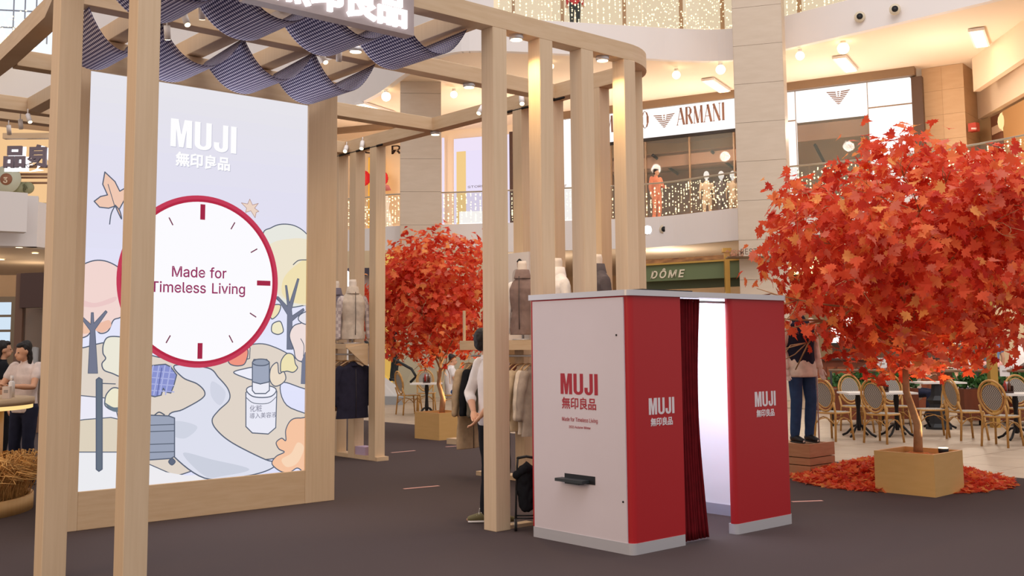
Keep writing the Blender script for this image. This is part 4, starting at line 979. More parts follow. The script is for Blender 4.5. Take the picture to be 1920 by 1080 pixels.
# rail with wooden planters and menu cards
rl = thing('cafe_rail', 'dark bronze cafe rail with posts behind the front tables', 'railing', tuple(bp(1740, 20)))
MB().tube([bp(1552, 20.3, 1.04), bp(1740, 20, 1.03), bp(1980, 19.2, 1.03)], .028, 8).build('top_rail', BROWN, rl)
for px in (1556, 1650, 1700, 1830, 1920): MB().tube([bp(px, 20.2, 0), bp(px, 20.2, 1.03)], .02, 6).build('rail_post', DARKM, rl)
def planter_box(px0, px1, d, label):
    t = thing('box_planter', label, 'planter', tuple(bp((px0+px1)/2, d)))
    MB().wall(bp(px0, d), bp(px1, d), .1, .68, .35).build('box', MAHOG, t)
    rnd = random.Random(int(px0)); mb = MB()
    a, b = bp(px0, d), bp(px1, d)
    for i in range(700):
        q = a+(b-a)*rnd.random()+FW*rnd.uniform(0, .4); h = .68+abs(rnd.gauss(.12, .08))
        q.z = h; dv = Vector((rnd.uniform(-1, 1), rnd.uniform(-1, 1), rnd.uniform(.1, 1))).normalized()*.09; sd_ = dv.cross(Vector((rnd.uniform(-1, 1), rnd.uniform(-1, 1), .3))).normalized()*.035
        mb.add([q, q+dv*.5+sd_, q+dv, q+dv*.5-sd_], [(0, 1, 2, 3)])
    mb.build('foliage', mat('dark_green_leaves', (58, 104, 48), .6, var=.4, scale=5), t, kind='stuff')
planter_box(1562, 1640, 20.4, 'wooden box of green plants behind the left cafe chairs')
planter_box(1650, 1718, 20.5, 'wooden box of green plants directly behind the trunk')
planter_box(1803, 1878, 20.0, 'wooden box of green plants right of the trunk')
planter_box(1896, 1975, 19.8, 'wooden box of plants at the right photo edge')
for px, d, z, lab in ((1652, 20.1, 1.07, 'white menu card on the rail, left of the trunk'), (1735, 20.05, 1.06, 'white menu card on the rail, right of the trunk'), (1881, 19.5, .93, 'white menu card hanging at the right of the rail')):
    p = bp(px, d, z); t = thing('menu_card', lab, 'card', tuple(p), AZ-PI/2)
    MB().bx(-.09, .09, -.01, .01, 0, .2).build('card', WHITE, t, world=False); MB().bx(-.05, .05, -.013, -.0105, .08, .11).build('print', mat('grey_print', (170, 160, 155), .6), t, world=False)
# dark leather armchairs
def armchair(px, d, lab):
    p = bp(px, d); t = thing('leather_armchair', lab, 'armchair', tuple(p), AZ-PI/2)
    L = mat('dark_brown_leather', (70, 50, 44), .4)
    MB().limb([(-.25, -.2, .45), (-.25, -.22, .95), (0, -.26, 1.12), (.25, -.22, .95), (.25, -.2, .45)], [.06]*5, 8).bx(-.25, .25, -.26, -.2, .4, 1.05).build('backrest', L, t, world=False)
    MB().bx(-.27, .27, -.25, .25, .36, .46).build('seat', L, t, world=False)
    for a in (-.22, .22):
        for b in (-.2, .2): MB().tube([(a, b, 0), (a, b, .37)], .02, 6).build('leg', DARKWOOD, t, world=False)
armchair(1622, 22, 'dark leather armchair with rounded back left of the trunk'); armchair(1672, 22.3, 'dark leather armchair close behind the trunk'); armchair(1844, 21.0, 'dark leather armchair in front of the pink shirted man'); armchair(1908, 20.4, 'dark leather armchair at the far right of the rail')
# bar counter, cake display and back wall of the cafe
br = thing('bar_counter', 'long reddish wood bar counter across the cafe', 'counter', tuple(bp(1620, 25)))
MB().wall(bp(1525, 25), bp(1760, 24.6), 0, 1.15, .6).build('front', MAHOG, br); MB().wall(bp(1520, 24.9), bp(1762, 24.5), 1.15, 1.2, .8).build('worktop', DARKWOOD, br)
for k in range(12):
    a, b = bp(1530+k*19, 24.96-k*.03), bp(1544+k*19, 24.94-k*.03); MB().wall(a, b, .25, 1.0, .02).build('panel', mat('mahogany_panel', (134, 70, 40), .45), br)
cd = thing('cake_display', 'glass cake display with three lit shelves in the cafe', 'display case', tuple(bp(1805, 25)))
MB().wall(bp(1757, 25.6), bp(1856, 25), 0, 1.7, .1).build('back', mat('dark_case', (74, 50, 40), .5), cd)
for z in (.95, 1.18, 1.5): MB().wall(bp(1757, 25.1), bp(1856, 24.6), z, z+.03, .45).build('shelf', emi('lit_shelf', (255, 236, 200), 1.6), cd)
MB().wall(bp(1757, 25), bp(1856, 24.5), .9, 1.6, .02).build('front_glass', GLASS, cd)
for i, (px, z) in enumerate(((1765, 1.21), (1778, 1.21), (1790, 1.21), (1770, .98), (1785, .98), (1800, .98), (1835, 1.21), (1846, .98))):
    p = bp(px, 24.85, z); c = thing('cake', ('yellow cream' if i % 2 else 'round brown')+' cake on the '+('middle' if z > 1.1 else 'lower')+' lit shelf, '+['first', 'second', 'third', 'first', 'second', 'third', 'rightmost', 'rightmost'][i]+' from the left', 'cake', tuple(p))
    MB().lathe([(.001, 0), (.09, 0), (.09, .08), (.001, .09)], tuple(p), 14).build('sponge', mat('cake%d' % (i % 2), ((214, 150, 60), (150, 84, 50))[1-i % 2], .6), c)
    MB().lathe([(.001, .09), (.09, .082), (.092, .1), (.001, .11)], tuple(p), 14).build('icing', mat('icing', (246, 224, 170), .6), c)
cw = thing('wall_cafe', None, None, tuple(bp(1700, 30))); cw['kind'] = 'structure'
MB().wall(bp(1180, 41), bp(1560, 38), 0, 4.6, .2).build('wall_panel', mat('beige_cafe_wall', (206, 180, 146), .7), cw)
MB().wall(bp(1560, 29), bp(1800, 27.6), 0, 2.4, .2).build('dark_wall_panel', mat('dark_cafe_wall', (96, 66, 50), .7), cw)
MB().wall(bp(1560, 29.2), bp(1800, 27.8), 2.4, 4.6, .2).build('wall_panel', mat('warm_cafe_wall', (226, 198, 160), .7), cw)
MB().wall(bp(1800, 27.6), bp(2080, 24), 0, 4.6, .2).build('wall_panel', mat('beige_cafe_wall', (206, 180, 146), .7), cw)
lb = thing('lit_menu_board', 'bright white lit menu board glimpsed through the crown of the front tree', 'screen', tuple(bp(1588, 28.5, 2)))
MB().wall(bp(1558, 28.7), bp(1640, 28.2), 1.55, 2.3, .08).build('lit_panel', emi('lit_menu', (255, 250, 240), 2.0), lb); MB().wall(bp(1556, 28.8), bp(1642, 28.3), 1.5, 2.35, .06).build('frame', BLACK, lb)
# green fascia with letters and brass frame
gf = thing('cafe_fascia', 'olive green cafe fascia with pale slanted letters above the booth', 'sign', tuple(bp(1340, 31, 3.8)))
a, b = bp(1206, 32.2), bp(1545, 28.8)
MB().wall(a, b, 3.44, 3.92, .2).build('upper_band', GREEN, gf); MB().wall(bp(1206, 32.5), bp(1560, 29.0), 3.2, 3.46, .2).build('lower_band', mat('dark_olive', (74, 78, 50), .6), gf)
MB().wall(bp(1206, 32.1), bp(1545, 28.7), 3.92, 3.97, .3).build('brass_line', GOLD, gf)
MB().wall(bp(1206, 32.6), bp(1545, 29.2), 3.97, 4.14, .2).build('patterned_band', mat('bronze_pattern', (120, 80, 52), .4, rgb2=(196, 140, 84), scale=3, stretch=(1, 1, 4)), gf)
gr_ = (b-a).normalized(); o_ = bp(1251, 31.7)
me = text_mesh('DÔME', .42, Frame((0, 0, 0), (1, 0, 0)), .02, 0, .008, shear=.25, sp=1.25)
xs = [v.co.x for v in me.vertices]; wdt = max(xs)-min(xs); tgt = (bp(1286, 31.4)-bp(1218, 32)).length
for v in me.vertices: v.co = bp(1252, 31.75)+gr_*(v.co.x*tgt/wdt)+UP*(3.53+v.co.z)-FW*(.06-v.co.y)
link('letters', me, mat('cream_letters', (224, 212, 186), .5), gf)
for px, d, z1, lab in ((1367, 30, 4.25, 'square brass post in front of the green fascia'), (1858, 19.6, 3.0, 'brass post at the right end of the cafe')):
    t = thing('brass_post', lab, 'post', tuple(bp(px, d)))
    MB().box(tuple(bp(px, d, z1/2)), (.14, .14, z1), AZ).build('shaft', GOLD, t)
    MB().box(tuple(bp(px, d, z1-.06)), (.24, .24, .12), AZ).build('capital', GOLD, t)
    MB().box(tuple(bp(px-5, d-.1, 2.9)), (.25, .1, .08), AZ).build('bracket', ALU, t)
t = thing('restaurant_sign', 'small brown lettered restaurant sign across the stone column', 'sign', tuple(bp(1410, 28.2, 4)))
z_ = zat(1410, 474, 28.2)
me = text_mesh('RESTORAN', .3, Frame((0, 0, 0), (1, 0, 0)), .01, 0, 0, align='LEFT', sp=1.05); xs = [v.co.x for v in me.vertices]; L = max(xs)-min(xs); q0, q1 = bp(1394, 28.5), bp(1462, 28.2); rr_ = (q1-q0)
for v in me.vertices: v.co = q0+rr_*((v.co.x-min(xs))/L)+UP*(z_+v.co.z-.02)
link('letters', me, BRN, t)
link('characters', text_mesh('食街館', .18, Frame(bp(1381, 28.6, z_-.04), RT), .01, 0, .004), mat('rust', (176, 120, 92), .5), t)
MB().wall(bp(1370, 28.66), bp(1466, 28.56), z_-.08, z_-.05, .6).build('bar', BROWN, t)
# left ground level: escalator, yellow wall, shop signs
es = thing('escalator', 'escalator with black handrail and white side rising left beyond the pergola', 'escalator', tuple(bp(740, 29)))
P = [bp(560, 30), bp(756, 28.6)]
MB().add([P[0]+UP*0, P[1]+UP*0, P[1]+UP*.38, bp(700, 29)+UP*.95, P[0]+UP*2.9], [(0, 1, 2, 3, 4)]).build('side_wall', mat('white_side', (226, 222, 218), .5), es)
MB().wall(bp(560, 29.9), bp(757, 28.5), 0, .22, .05).build('skirting', mat('grey_skirt', (150, 150, 150), .5), es)
MB().tube([bp(560, 30, 3.3), bp(700, 29, 1.52), bp(772, 28.4, .95), bp(780, 28.4, .75), bp(770, 28.5, .6)], .038, 8).build('handrail', BLACK, es)
MB().add([bp(560, 30, 2.9), bp(756, 28.6, .38), bp(772, 28.4, .93), bp(560, 30, 3.25)], [(0, 1, 2, 3)]).build('glass_side', GLASS, es)
yw = thing('yellow_shopfront', 'yellow lit shopfront with a bright vertical strip behind the escalator', 'shop', tuple(bp(720, 33)))
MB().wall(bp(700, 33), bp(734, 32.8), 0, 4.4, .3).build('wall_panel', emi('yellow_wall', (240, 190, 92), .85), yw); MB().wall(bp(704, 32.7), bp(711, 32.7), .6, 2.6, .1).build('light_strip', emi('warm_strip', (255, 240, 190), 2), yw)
MB().wall(bp(734, 32.9), bp(905, 32), 0, 1.95, .3).build('grey_wall', mat('grey_green_wall', (186, 176, 150), .6), yw); MB().wall(bp(600, 34), bp(906, 33), 2.0, 4.6, .3).build('upper_wall', mat('beige_upper', (206, 184, 150), .6), yw)
MB().wall(bp(600, 33.2), bp(704, 33), 3.75, 4.0, .1).build('dark_band', mat('navy_band', (60, 52, 64), .5), yw); MB().wall(bp(600, 33.4), bp(704, 33.2), 0, 3.75, .1).build('dim_wall', mat('dim_wall', (150, 128, 120), .6), yw)
c = atd(640, 526, 32.9); MB().tube([c, c-FW*.1], .36, 20).build('round_sign', emi('round_white_sign', (255, 250, 255), 2), yw)
# far left: kiosk, window blinds
kf = thing('glass_kiosk', 'tall dark framed glass kiosk behind the left counter', 'kiosk', tuple(bp(60, 20)))
for px in (36, 110): MB().box(tuple(bp(px, 20, 1.5)), (.14, .14, 3.0), AZ).build('frame_post', mat('bronze_frame', (110, 80, 64), .5), kf)
MB().wall(bp(34, 19.9), bp(112, 19.6), 2.35, 3.0, .2).build('header', mat('dark_header', (78, 52, 44), .5), kf); MB().wall(bp(38, 20.4), bp(110, 20.2), 0, 2.35, .05).build('back_panel', mat('kiosk_back', (150, 116, 92), .5, var=.3, scale=1.5), kf)
MB().wall(bp(38, 20), bp(108, 19.8), .4, 2.35, .02).build('pane', GLASS, kf)
for k in range(4): MB().lathe([(.001, 0), (.07, 0), (.07, .7), (.001, .72)], tuple(bp(45+k*7, 20.2, .9)), 10).build('cylinder', mat('glass_silver', (200, 196, 196), .3), kf)
wn = thing('window_2', None, None, tuple(bp(5, 30, 2))); wn['kind'] = 'structure'
for k in range(3): MB().wall(bp(-40, 30), bp(17, 30), 1.7+k*.42, 2.05+k*.42, .05).build('pane', emi('blue_daylight', (216, 234, 250), .95), wn)
MB().wall(bp(-120, 30.5), bp(110, 31.5), 0, 3.1, .2).build('surround', mat('olive_brown', (120, 98, 74), .6), wn)
for px, py, nm in ((36, 463, 'topmost'), (66, 474, 'second from the top'), (3, 486, 'one at the photo edge'), (32, 537, 'lowest')):
    p = gp(px, py, 4.64); t = thing('recessed_light', 'small recessed spot in the tan ceiling at the far left, '+nm, 'light', tuple(p), group='recessed spots in the left ceiling'); MB().tube([p, p-UP*.02], .1, 12).build('diffuser', LIGHTW, t); MB().lathe([(.1, 0), (.13, 0), (.13, -.02), (.1, -.02)], tuple(p), 12).build('rim', WHITE, t)
p = gp(12, 500, 4.62)
# ---------------------------------------------------------------- floor tape
for a, b, lab in (((734, 849), (778, 845), 'short pinkish tape strip on the carpet, furthest left of the standing man'), ((757, 917), (823, 911), 'short red tape strip on the carpet between screen wall and standing man'), ((836, 838), (862, 836), 'tape strip on the carpet beside the clothing rack'), ((1485, 941), (1542, 939), 'red and white tape strip right of the booth'), ((1852, 910), (1882, 902), 'short tape strip right of the leaf pile')):
    p, q = gp(*a), gp(*b); d = (q-p); n = Vector((-d.y, d.x, 0)).normalized()*.025
    t = MB(); t.add([p-n+UP*.001, q-n+UP*.001, q+n+UP*.001, p+n+UP*.001, p-n+UP*.003, q-n+UP*.003, q+n+UP*.003, p+n+UP*.003], [(3, 2, 1, 0), (4, 5, 6, 7), (0, 1, 5, 4), (1, 2, 6, 5), (2, 3, 7, 6), (3, 0, 4, 7)]).build('floor_tape', mat('pink_tape', (214, 160, 150), .5), label=lab, cat='tape')
# ---------------------------------------------------------------- left counter with products and grasses
cc_ = Vector((2.55, 11.75, 0)); ct = thing('round_counter', 'round light oak product counter with a glowing rim at the left edge', 'counter', tuple(cc_))
MB().lathe([(.001, .0), (.72, .0), (.72, 1.0), (.001, 1.0)], tuple(cc_), 48).build('body', mat('honey_oak', (226, 178, 116), .5, rgb2=(232, 188, 128), scale=3, stretch=(8, 8, .5)), ct)
MB().lathe([(.001, 1.04), (1.0, 1.04), (1.0, 1.1), (.001, 1.1)], tuple(cc_), 64).build('worktop', WOODX, ct)
MB().lathe([(.94, 1.0), (.985, 1.0), (.985, 1.039), (.94, 1.039)], tuple(cc_), 64).build('light_rim', emi('warm_rim', (255, 214, 140), 1.1), ct)
MB().lathe([(.98, 0), (1.02, 0), (1.02, .15), (.98, .15), (.98, 0)], tuple(cc_), 64).build('trough_wall', mat('honey_oak', (1, 1, 1)), ct)
rnd = random.Random(5); mb = MB()
for i in range(1700):
    a = rnd.uniform(-2.9, -.2); r = rnd.uniform(.76, .96); b0 = cc_+Vector((math.cos(a)*r, math.sin(a)*r, .02)); h = rnd.uniform(.38, .66); ln = Vector((rnd.gauss(0, .12), rnd.gauss(0, .12), 0))
    P = [b0, b0+UP*h*.5+ln*.3, b0+UP*h*.85+ln*.8, b0+UP*h*.8+ln*1.6]; mb.tube(P, [.003, .003, .008, .002], 3)
mb.build('dried_grass', mat('dried_wheat', (236, 186, 118), .8, var=.2, scale=8), ct, kind='stuff')
for i in range(16):
    a = -2.75+i*.165; r = .78 if i % 2 else .6; h = (.20, .12, .16, .22)[i % 4]; p = cc_+Vector((math.cos(a)*r, math.sin(a)*r, 1.1))
    lab = ('tall', 'short', 'medium', 'tallest')[i % 4]+' pale cosmetics '+('box' if i % 3 else 'bottle')+' on the round counter, '+('%s from the left along its %s' % (('first', 'second', 'third', 'fourth', 'fifth', 'sixth', 'seventh', 'eighth')[i//2], 'outer rim' if i % 2 else 'inner row'))
    t = thing('product_box' if i % 3 else 'lotion_bottle', lab, 'product', tuple(p), a, 'pale products on the round counter')
    if i % 3: MB().box((0, 0, h/2), (.07, .06, h)).build('carton', mat('pale_carton', (226, 210, 200), .5), t, world=False); MB().box((-.0, -.031, h*.6), (.04, .002, .03)).build('print', mat('grey_print', (1, 1, 1)), t, world=False)
    else: MB().lathe([(.001, 0), (.03, 0), (.03, h*.7), (.012, h*.78), (.001, h*.78)], n=14).build('bottle', mat('milky_plastic', (230, 224, 222), .3), t, world=False); MB().lathe([(.001, h*.78), (.016, h*.78), (.016, h), (.001, h)], n=12).build('cap', WHITE, t, world=False)
# ================================================================ MAPLE TREES
LEAFM = [mat('leaf_red', (224, 80, 52), .6, spec=.2), mat('leaf_scarlet', (238, 102, 66), .6, spec=.2), mat('leaf_orange', (246, 136, 80), .6, spec=.2), mat('leaf_deep', (204, 62, 46), .6, spec=.2), mat('leaf_amber', (250, 174, 100), .6, spec=.2), mat('leaf_coral', (240, 138, 112), .6, spec=.2)]
for m in LEAFM:
    nt = m.node_tree; b = nt.nodes['Principled BSDF']; tr = nt.nodes.new('ShaderNodeBsdfTranslucent'); tr.inputs[0].default_value = b.inputs['Base Color'].default_value
    mx = nt.nodes.new('ShaderNodeMixShader'); mx.inputs[0].default_value = .45; nt.links.new(b.outputs[0], mx.inputs[1]); nt.links.new(tr.outputs[0], mx.inputs[2]); nt.links.new(mx.outputs[0], nt.nodes['Material Output'].inputs[0])
def leaf_geo():
    # five lobed maple leaf, unit size, stem at the origin, tip towards +Y, slightly folded
    half = [(0, 0), (.16, -.06), (.20, .08), (.50, .10), (.38, .22), (.58, .42), (.40, .40), (.36, .52), (.17, .44), (.20, .66), (.10, .64), (0, 1.0)]
    R = half; L = [(-x, y) for x, y in half[1:-1]][::-1]
    pts = R+L; z = lambda x, y: .18*abs(x)-.18*y*y
    vs = [(x, y, z(x, y)) for x, y in pts]+[(0, .3, -.02)]
    n = len(pts); return vs, [(n, i, (i+1) % n) for i in range(n)]
LV, LF = leaf_geo()
def rot_rand(rnd, nrm):
    z = (nrm+Vector((rnd.gauss(0, .55), rnd.gauss(0, .55), rnd.gauss(0, .55)))).normalized()
    y = Vector((rnd.gauss(0, .8), rnd.gauss(0, .8), rnd.gauss(-.45, .6))); y = (y-z*y.dot(z)).normalized(); x = y.cross(z); return Matrix((x, y, z)).transposed()
def tree(label, base, pot, crown, rad, seed, nleaf, lsize, trunk_top, light_z, turn=0):
    rnd = random.Random(seed); t = thing('maple_tree', label, 'tree', tuple(base))
    cx = Vector(crown); BARK = mat('pale_bark', (176, 132, 92), .8, var=.25, scale=9, bump=.4)
    tb = Vector(base)+UP*pot
    top = Vector(trunk_top); k = [tb, tb.lerp(top, .3)+Vector((.02, -.03, 0)), tb.lerp(top, .65)+Vector((-.035, .02, 0)), top]
    MB().tube(k, [.05, .042, .036, .03], 10).build('trunk', BARK, t)
    MB().tube([tb+Vector((.04, 0, 0)), tb.lerp(top, .2)+Vector((.06, .02, 0)), tb.lerp(top, .5)], [.025, .02, .012], 8).build('trunk', BARK, t)
    tips = []; br = MB()
    def grow(p, d, L, r, lvl):
        q = p+d*L*.5+Vector((rnd.gauss(0, .05), rnd.gauss(0, .05), rnd.gauss(0, .05)))*L; e = p+d*L+Vector((rnd.gauss(0, .08), rnd.gauss(0, .08), rnd.gauss(0, .05)))*L
        br.tube([p, q, e], [r, r*.8, r*.55], 5)
        n = Vector(((e.x-cx.x)/rad[0], (e.y-cx.y)/rad[0], (e.z-cx.z)/rad[1]))
        if lvl >= 1: tips.append((q, d)); tips.append((e, d))
        if lvl >= 4 or n.length > 1.02: return
        for i in range(3 if lvl < 3 else 2):
            out = Vector((e.x-cx.x, e.y-cx.y, (e.z-cx.z)*.8)); out = out.normalized() if out.length > .1 else UP
            nd = (d*.8+Vector((rnd.gauss(0, .6), rnd.gauss(0, .6), rnd.gauss(.0, .5)))+out*.5).normalized()
            grow(e, nd, L*.72, r*.62, lvl+1)
    for i in range(7):
        a = 2*PI*i/7+rnd.random()*.5; el = rnd.uniform(.25, 1.2)
        grow(top+UP*rnd.uniform(-.25, .35), Vector((math.cos(a)*math.cos(el), math.sin(a)*math.cos(el), math.sin(el))), rad[0]*.48, .02, 0)
    br.tube([top, top+UP*rad[1]*.7, top+UP*rad[1]*1.35], [.03, .02, .01], 6)
    br.build('branches', BARK, t)
    # leaves: clusters on tips plus clumps filling the crown's outline
    L = []
    def inside(p, k=1.0):
        v = Vector(((p.x-cx.x)/rad[0], (p.y-cx.y)/rad[0], (p.z-cx.z)/rad[1])); w_ = 1+.26*noise.noise(v.normalized()*2.1+Vector((seed, 0, 0)))+.12*noise.noise(v.normalized()*5.3+Vector((0, seed, 0)))
        return v.length < k*w_
    while len(L) < nleaf:
        if rnd.random() < .3 and tips:
            p, d = rnd.choice(tips); c = p
        else:
            v = Vector((rnd.gauss(0, 1), rnd.gauss(0, 1), rnd.gauss(0, 1))).normalized()*(rnd.random()**.36); c = cx+Vector((v.x*rad[0], v.y*rad[0], v.z*rad[1]))
        if not inside(c, 1.0): continue
        n = rnd.randint(3, 7); spr = lsize*.75
        for i in range(n):
            p = c+Vector((rnd.gauss(0, spr), rnd.gauss(0, spr), rnd.gauss(0, spr*.8)))
            nn = Vector((p.x-cx.x, p.y-cx.y, (p.z-cx.z)*1.4+rad[1]*.45)); nn = nn.normalized() if nn.length else UP
            # leaf colour drawn at random from a mix of dyed silk colours
            mi = rnd.choices(range(6), (5, 6, 4, 3, 1.3, 2.6))[0]
            L.append((p, rot_rand(rnd, nn), lsize*rnd.uniform(.7, 1.15), mi))
    L = L[:nleaf]; L.sort(key=lambda q: (q[0]-EYE).length)
    # the 300 nearest leaves are parts, the rest one joined part
    meshes = []
    for m in LEAFM:
        me = bpy.data.meshes.new('leaf'); me.from_pydata(LV, [], LF); me.materials.append(m); me.update(); meshes.append(me)
    inv = WM[t.name].inverted()
    for p, R, s, mi in L[:300]:
        o = bpy.data.objects.new('leaf', meshes[mi]); COL.objects.link(o); o.parent = t
        o.matrix_basis = inv @ Matrix.Translation(p) @ R.to_4x4() @ Matrix.Scale(s, 4)
    mb = MB()
    LVv = [Vector(v) for v in LV]
    for p, R, s, mi in L[300:]: mb.add([R @ (v*s)+p for v in LVv], LF, mi)
    mb.build('foliage', LEAFM, t, kind='stuff'); return t
def planter(label, loc, w, h, rz):
    t = thing('square_planter', label, 'planter', tuple(loc), rz); k = .03; PM = mat('oak_planter', (208, 162, 96), .55, rgb2=(214, 168, 104), scale=3, stretch=(1, 1, 6))
    for sx, sy, dx, dy in ((0, -1, w, k), (0, 1, w, k), (-1, 0, k, w-2*k), (1, 0, k, w-2*k)):
        MB().box((sx*(w/2-k/2), sy*(w/2-k/2), h/2), (dx, dy, h)).build('side_panel', PM, t, world=False)
    mb = MB(); N = 14; vs = []; fs = []
    for i in range(N+1):
        for j in range(N+1):
            x = (i/N-.5)*(w-.07); y = (j/N-.5)*(w-.07); vs.append((x, y, h-.06+.05*math.exp(-(x*x+y*y)*30)+.012*noise.noise(Vector((x*20, y*20, 0)))))
    mb.add(vs, [(i*(N+1)+j, (i+1)*(N+1)+j, (i+1)*(N+1)+j+1, i*(N+1)+j+1) for i in range(N) for j in range(N)], 0, True)
    mb.build('fill', mat('orange_wood_chips', (196, 120, 56), .9, var=.35, scale=30, bump=.6), t, world=False); return t
p1 = Vector((10.80, 5.80, 0)); planter('square oak planter in front of the orange leaf pile, holding the big tree', p1, .66, .43, .03)
c1 = atd(1708, 478, 11.6); tt1 = atd(1697, 672, 11.45)
tree('big artificial maple with a round orange red crown at the right', p1, .40, c1, (1.74, 1.34), 11, 7800, .142, tt1, 0)
p2 = Vector((11.17, 14.66, 0)); planter('square oak planter seen through the pergola, holding the rear tree', p2, .66, .45, .04)
c2 = atd(814, 556, 18.5); tt2 = atd(826, 690, 18.4)
tree('artificial orange red maple seen between the pergola posts', p2, .42, c2, (1.22, 1.24), 23, 5000, .128, tt2, 0)
# small uplights in the planters
def uplight(p, lab, tgt, e):
    t = thing('planter_uplight', lab, 'light', tuple(p)); MB().lathe([(.001, 0), (.05, 0), (.055, .05), (.001, .05)], tuple(p), 14).build('housing', BLACK, t)
    MB().lathe([(.001, .051), (.05, .051), (.05, .056), (.001, .056)], tuple(p), 14).build('lens', LIGHTW, t)
    lamp('SPOT', 'uplight_beam', (p[0], p[1], p[2]+.08), e, (1, .74, .42), .04, target=tgt, spot=1.9)
uplight(Vector((11.0, 5.62, .40)), 'small uplight at the rim of the front planter', (10.7, 5.85, 2.0), 45)
uplight(Vector((11.38, 14.44, .42)), 'small uplight in the rear planter beside the trunk', (11.1, 14.7, 2.0), 40)
# leaf pile
rnd = random.Random(31); pc = gp(1712, 888); pc = Vector((11.55, 6.45, 0)); mb = MB(); vs = []; N = 26; R_ = 1.18
lp = thing('leaf_pile', 'low heap of orange and red leaves on the floor behind the front planter', 'leaves', tuple(pc))
for i in range(N+1):
    r = R_*i/N
    for k in range(36):
        a = 2*PI*k/36; rr = r*(1+.08*noise.noise(Vector((math.cos(a)*2, math.sin(a)*2, 5)))); z = .22*math.cos(min(1, i/N)*PI/2)**1.3+.002
        vs.append((pc.x+rr*math.cos(a), pc.y+rr*math.sin(a), z))
mb.add(vs, [(i*36+k, i*36+(k+1) % 36, (i+1)*36+(k+1) % 36, (i+1)*36+k) for i in range(N) for k in range(36)], 0, True)
mb.build('mound', LEAFM[1], lp)
mb = MB(); LVv = [Vector(v) for v in LV]
for i in range(2600):
    r = R_*1.03*math.sqrt(rnd.random()); a = rnd.random()*2*PI; z = .22*math.cos(min(1, r/R_)*PI/2)**1.3+.004+rnd.random()*.02
    n = Vector((rnd.gauss(0, .45), rnd.gauss(0, .45), 1)).normalized(); y = Vector((math.cos(a*3+i), math.sin(a*3+i), 0)); y = (y-n*y.dot(n)).normalized(); x = y.cross(n); M = Matrix((x, y, n)).transposed()
    p = Vector((pc.x+r*math.cos(a), pc.y+r*math.sin(a), z))
    if abs(p.x-p1.x) < .36 and abs(p.y-p1.y) < .36: continue
    s = rnd.uniform(.06, .11)
    mb.add([M @ (v*s)+p for v in LVv], LF, rnd.choices(range(6), (4, 6, 6, 1.5, 3, 1.5))[0])
mb.build('leaf_litter', LEAFM, lp, kind='stuff')
# ================================================================ FIGURES, MANNEQUINS, GARMENTS
def J(**k):
    j = dict(pel=(0, 0, .95), wai=(0, 0, 1.10), che=(0, 0, 1.29), upc=(0, -.01, 1.40), nb=(0, -.015, 1.47), hd=(0, .015, 1.625),
             shL=(-.175, -.01, 1.415), elL=(-.235, -.03, 1.13), wrL=(-.24, .05, .88), shR=(.175, -.01, 1.415), elR=(.235, -.03, 1.13), wrR=(.24, .05, .88),
             hiL=(-.09, 0, .93), knL=(-.10, .03, .50), anL=(-.10, -.02, .08), hiR=(.09, 0, .93), knR=(.10, .03, .50), anR=(.10, -.02, .08), toeL=(0, 1, 0), toeR=(0, 1, 0), face=(0, 1, 0))
    j.update(k); return {a: Vector(b) for a, b in j.items()}
def sit(**k):
    d = dict(pel=(0, -.02, .52), wai=(0, -.04, .68), che=(0, -.02, .88), upc=(0, 0, 1.0), nb=(0, 0, 1.06), hd=(0, .04, 1.22), shL=(-.175, 0, 1.01), elL=(-.23, .05, .76), wrL=(-.12, .28, .80), shR=(.175, 0, 1.01), elR=(.23, .05, .76), wrR=(.12, .28, .80),
             hiL=(-.09, 0, .50), knL=(-.11, .42, .50), anL=(-.11, .38, .08), hiR=(.09, 0, .50), knR=(.11, .42, .50), anR=(.11, .38, .08)); d.update(k); return J(**d)
def cut_hem(me, z):
    bm = bmesh.new(); bm.from_mesh(me); g = bm.verts[:]+bm.edges[:]+bm.faces[:]
    r = bmesh.ops.bisect_plane(bm, geom=g, plane_co=(0, 0, z), plane_no=(0, 0, 1), clear_inner=True)
    ed = [e for e in r['geom_cut'] if isinstance(e, bmesh.types.BMEdge)]
    if ed:
        f = bmesh.ops.edgeloop_fill(bm, edges=ed); [setattr(q, 'smooth', False) for q in f['faces']]
    bm.to_mesh(me); bm.free(); return me
def hand(mb, w, e, s=1.0, curl=.4, thumb=1):
    d = (w-e).normalized(); side = Vector((0, 0, 1)).cross(d); side = side.normalized() if side.length > .1 else Vector((1, 0, 0)); nrm = d.cross(side)
    pc = w+d*.05*s; mb.limb([w, pc, w+d*.085*s], [(.026*s, .018*s), (.038*s, .016*s), (.036*s, .014*s)], 8, side=side)
    for i, L in enumerate((.062, .075, .07, .055)):
        a = w+d*.085*s+side*(-.028+.0185*i)*s; b = a+d*L*.5*s+nrm*curl*.012*s; c = b+d*L*.4*s+nrm*curl*.035*s; mb.limb([a, b, c], [.0095*s, .0088*s, .0075*s], 6)
    a = w+d*.025*s+side*.034*s*thumb; mb.limb([a, a+d*.035*s+side*.02*s*thumb, a+d*.065*s+side*.022*s*thumb+nrm*.012*s], [.012*s, .0105*s, .009*s], 6)
def cut_hem_body(me, z, j):
    # flat hem on the torso only (arms hanging lower are kept)
    sh = (j['shR']-j['shL']); half = .215
    bm = bmesh.new(); bm.from_mesh(me)
    for v in bm.verts:
        if v.co.z < z and abs(v.co.x) < half: v.co.z = z+(v.co.z-z)*.05
    bm.to_mesh(me); bm.free(); return me
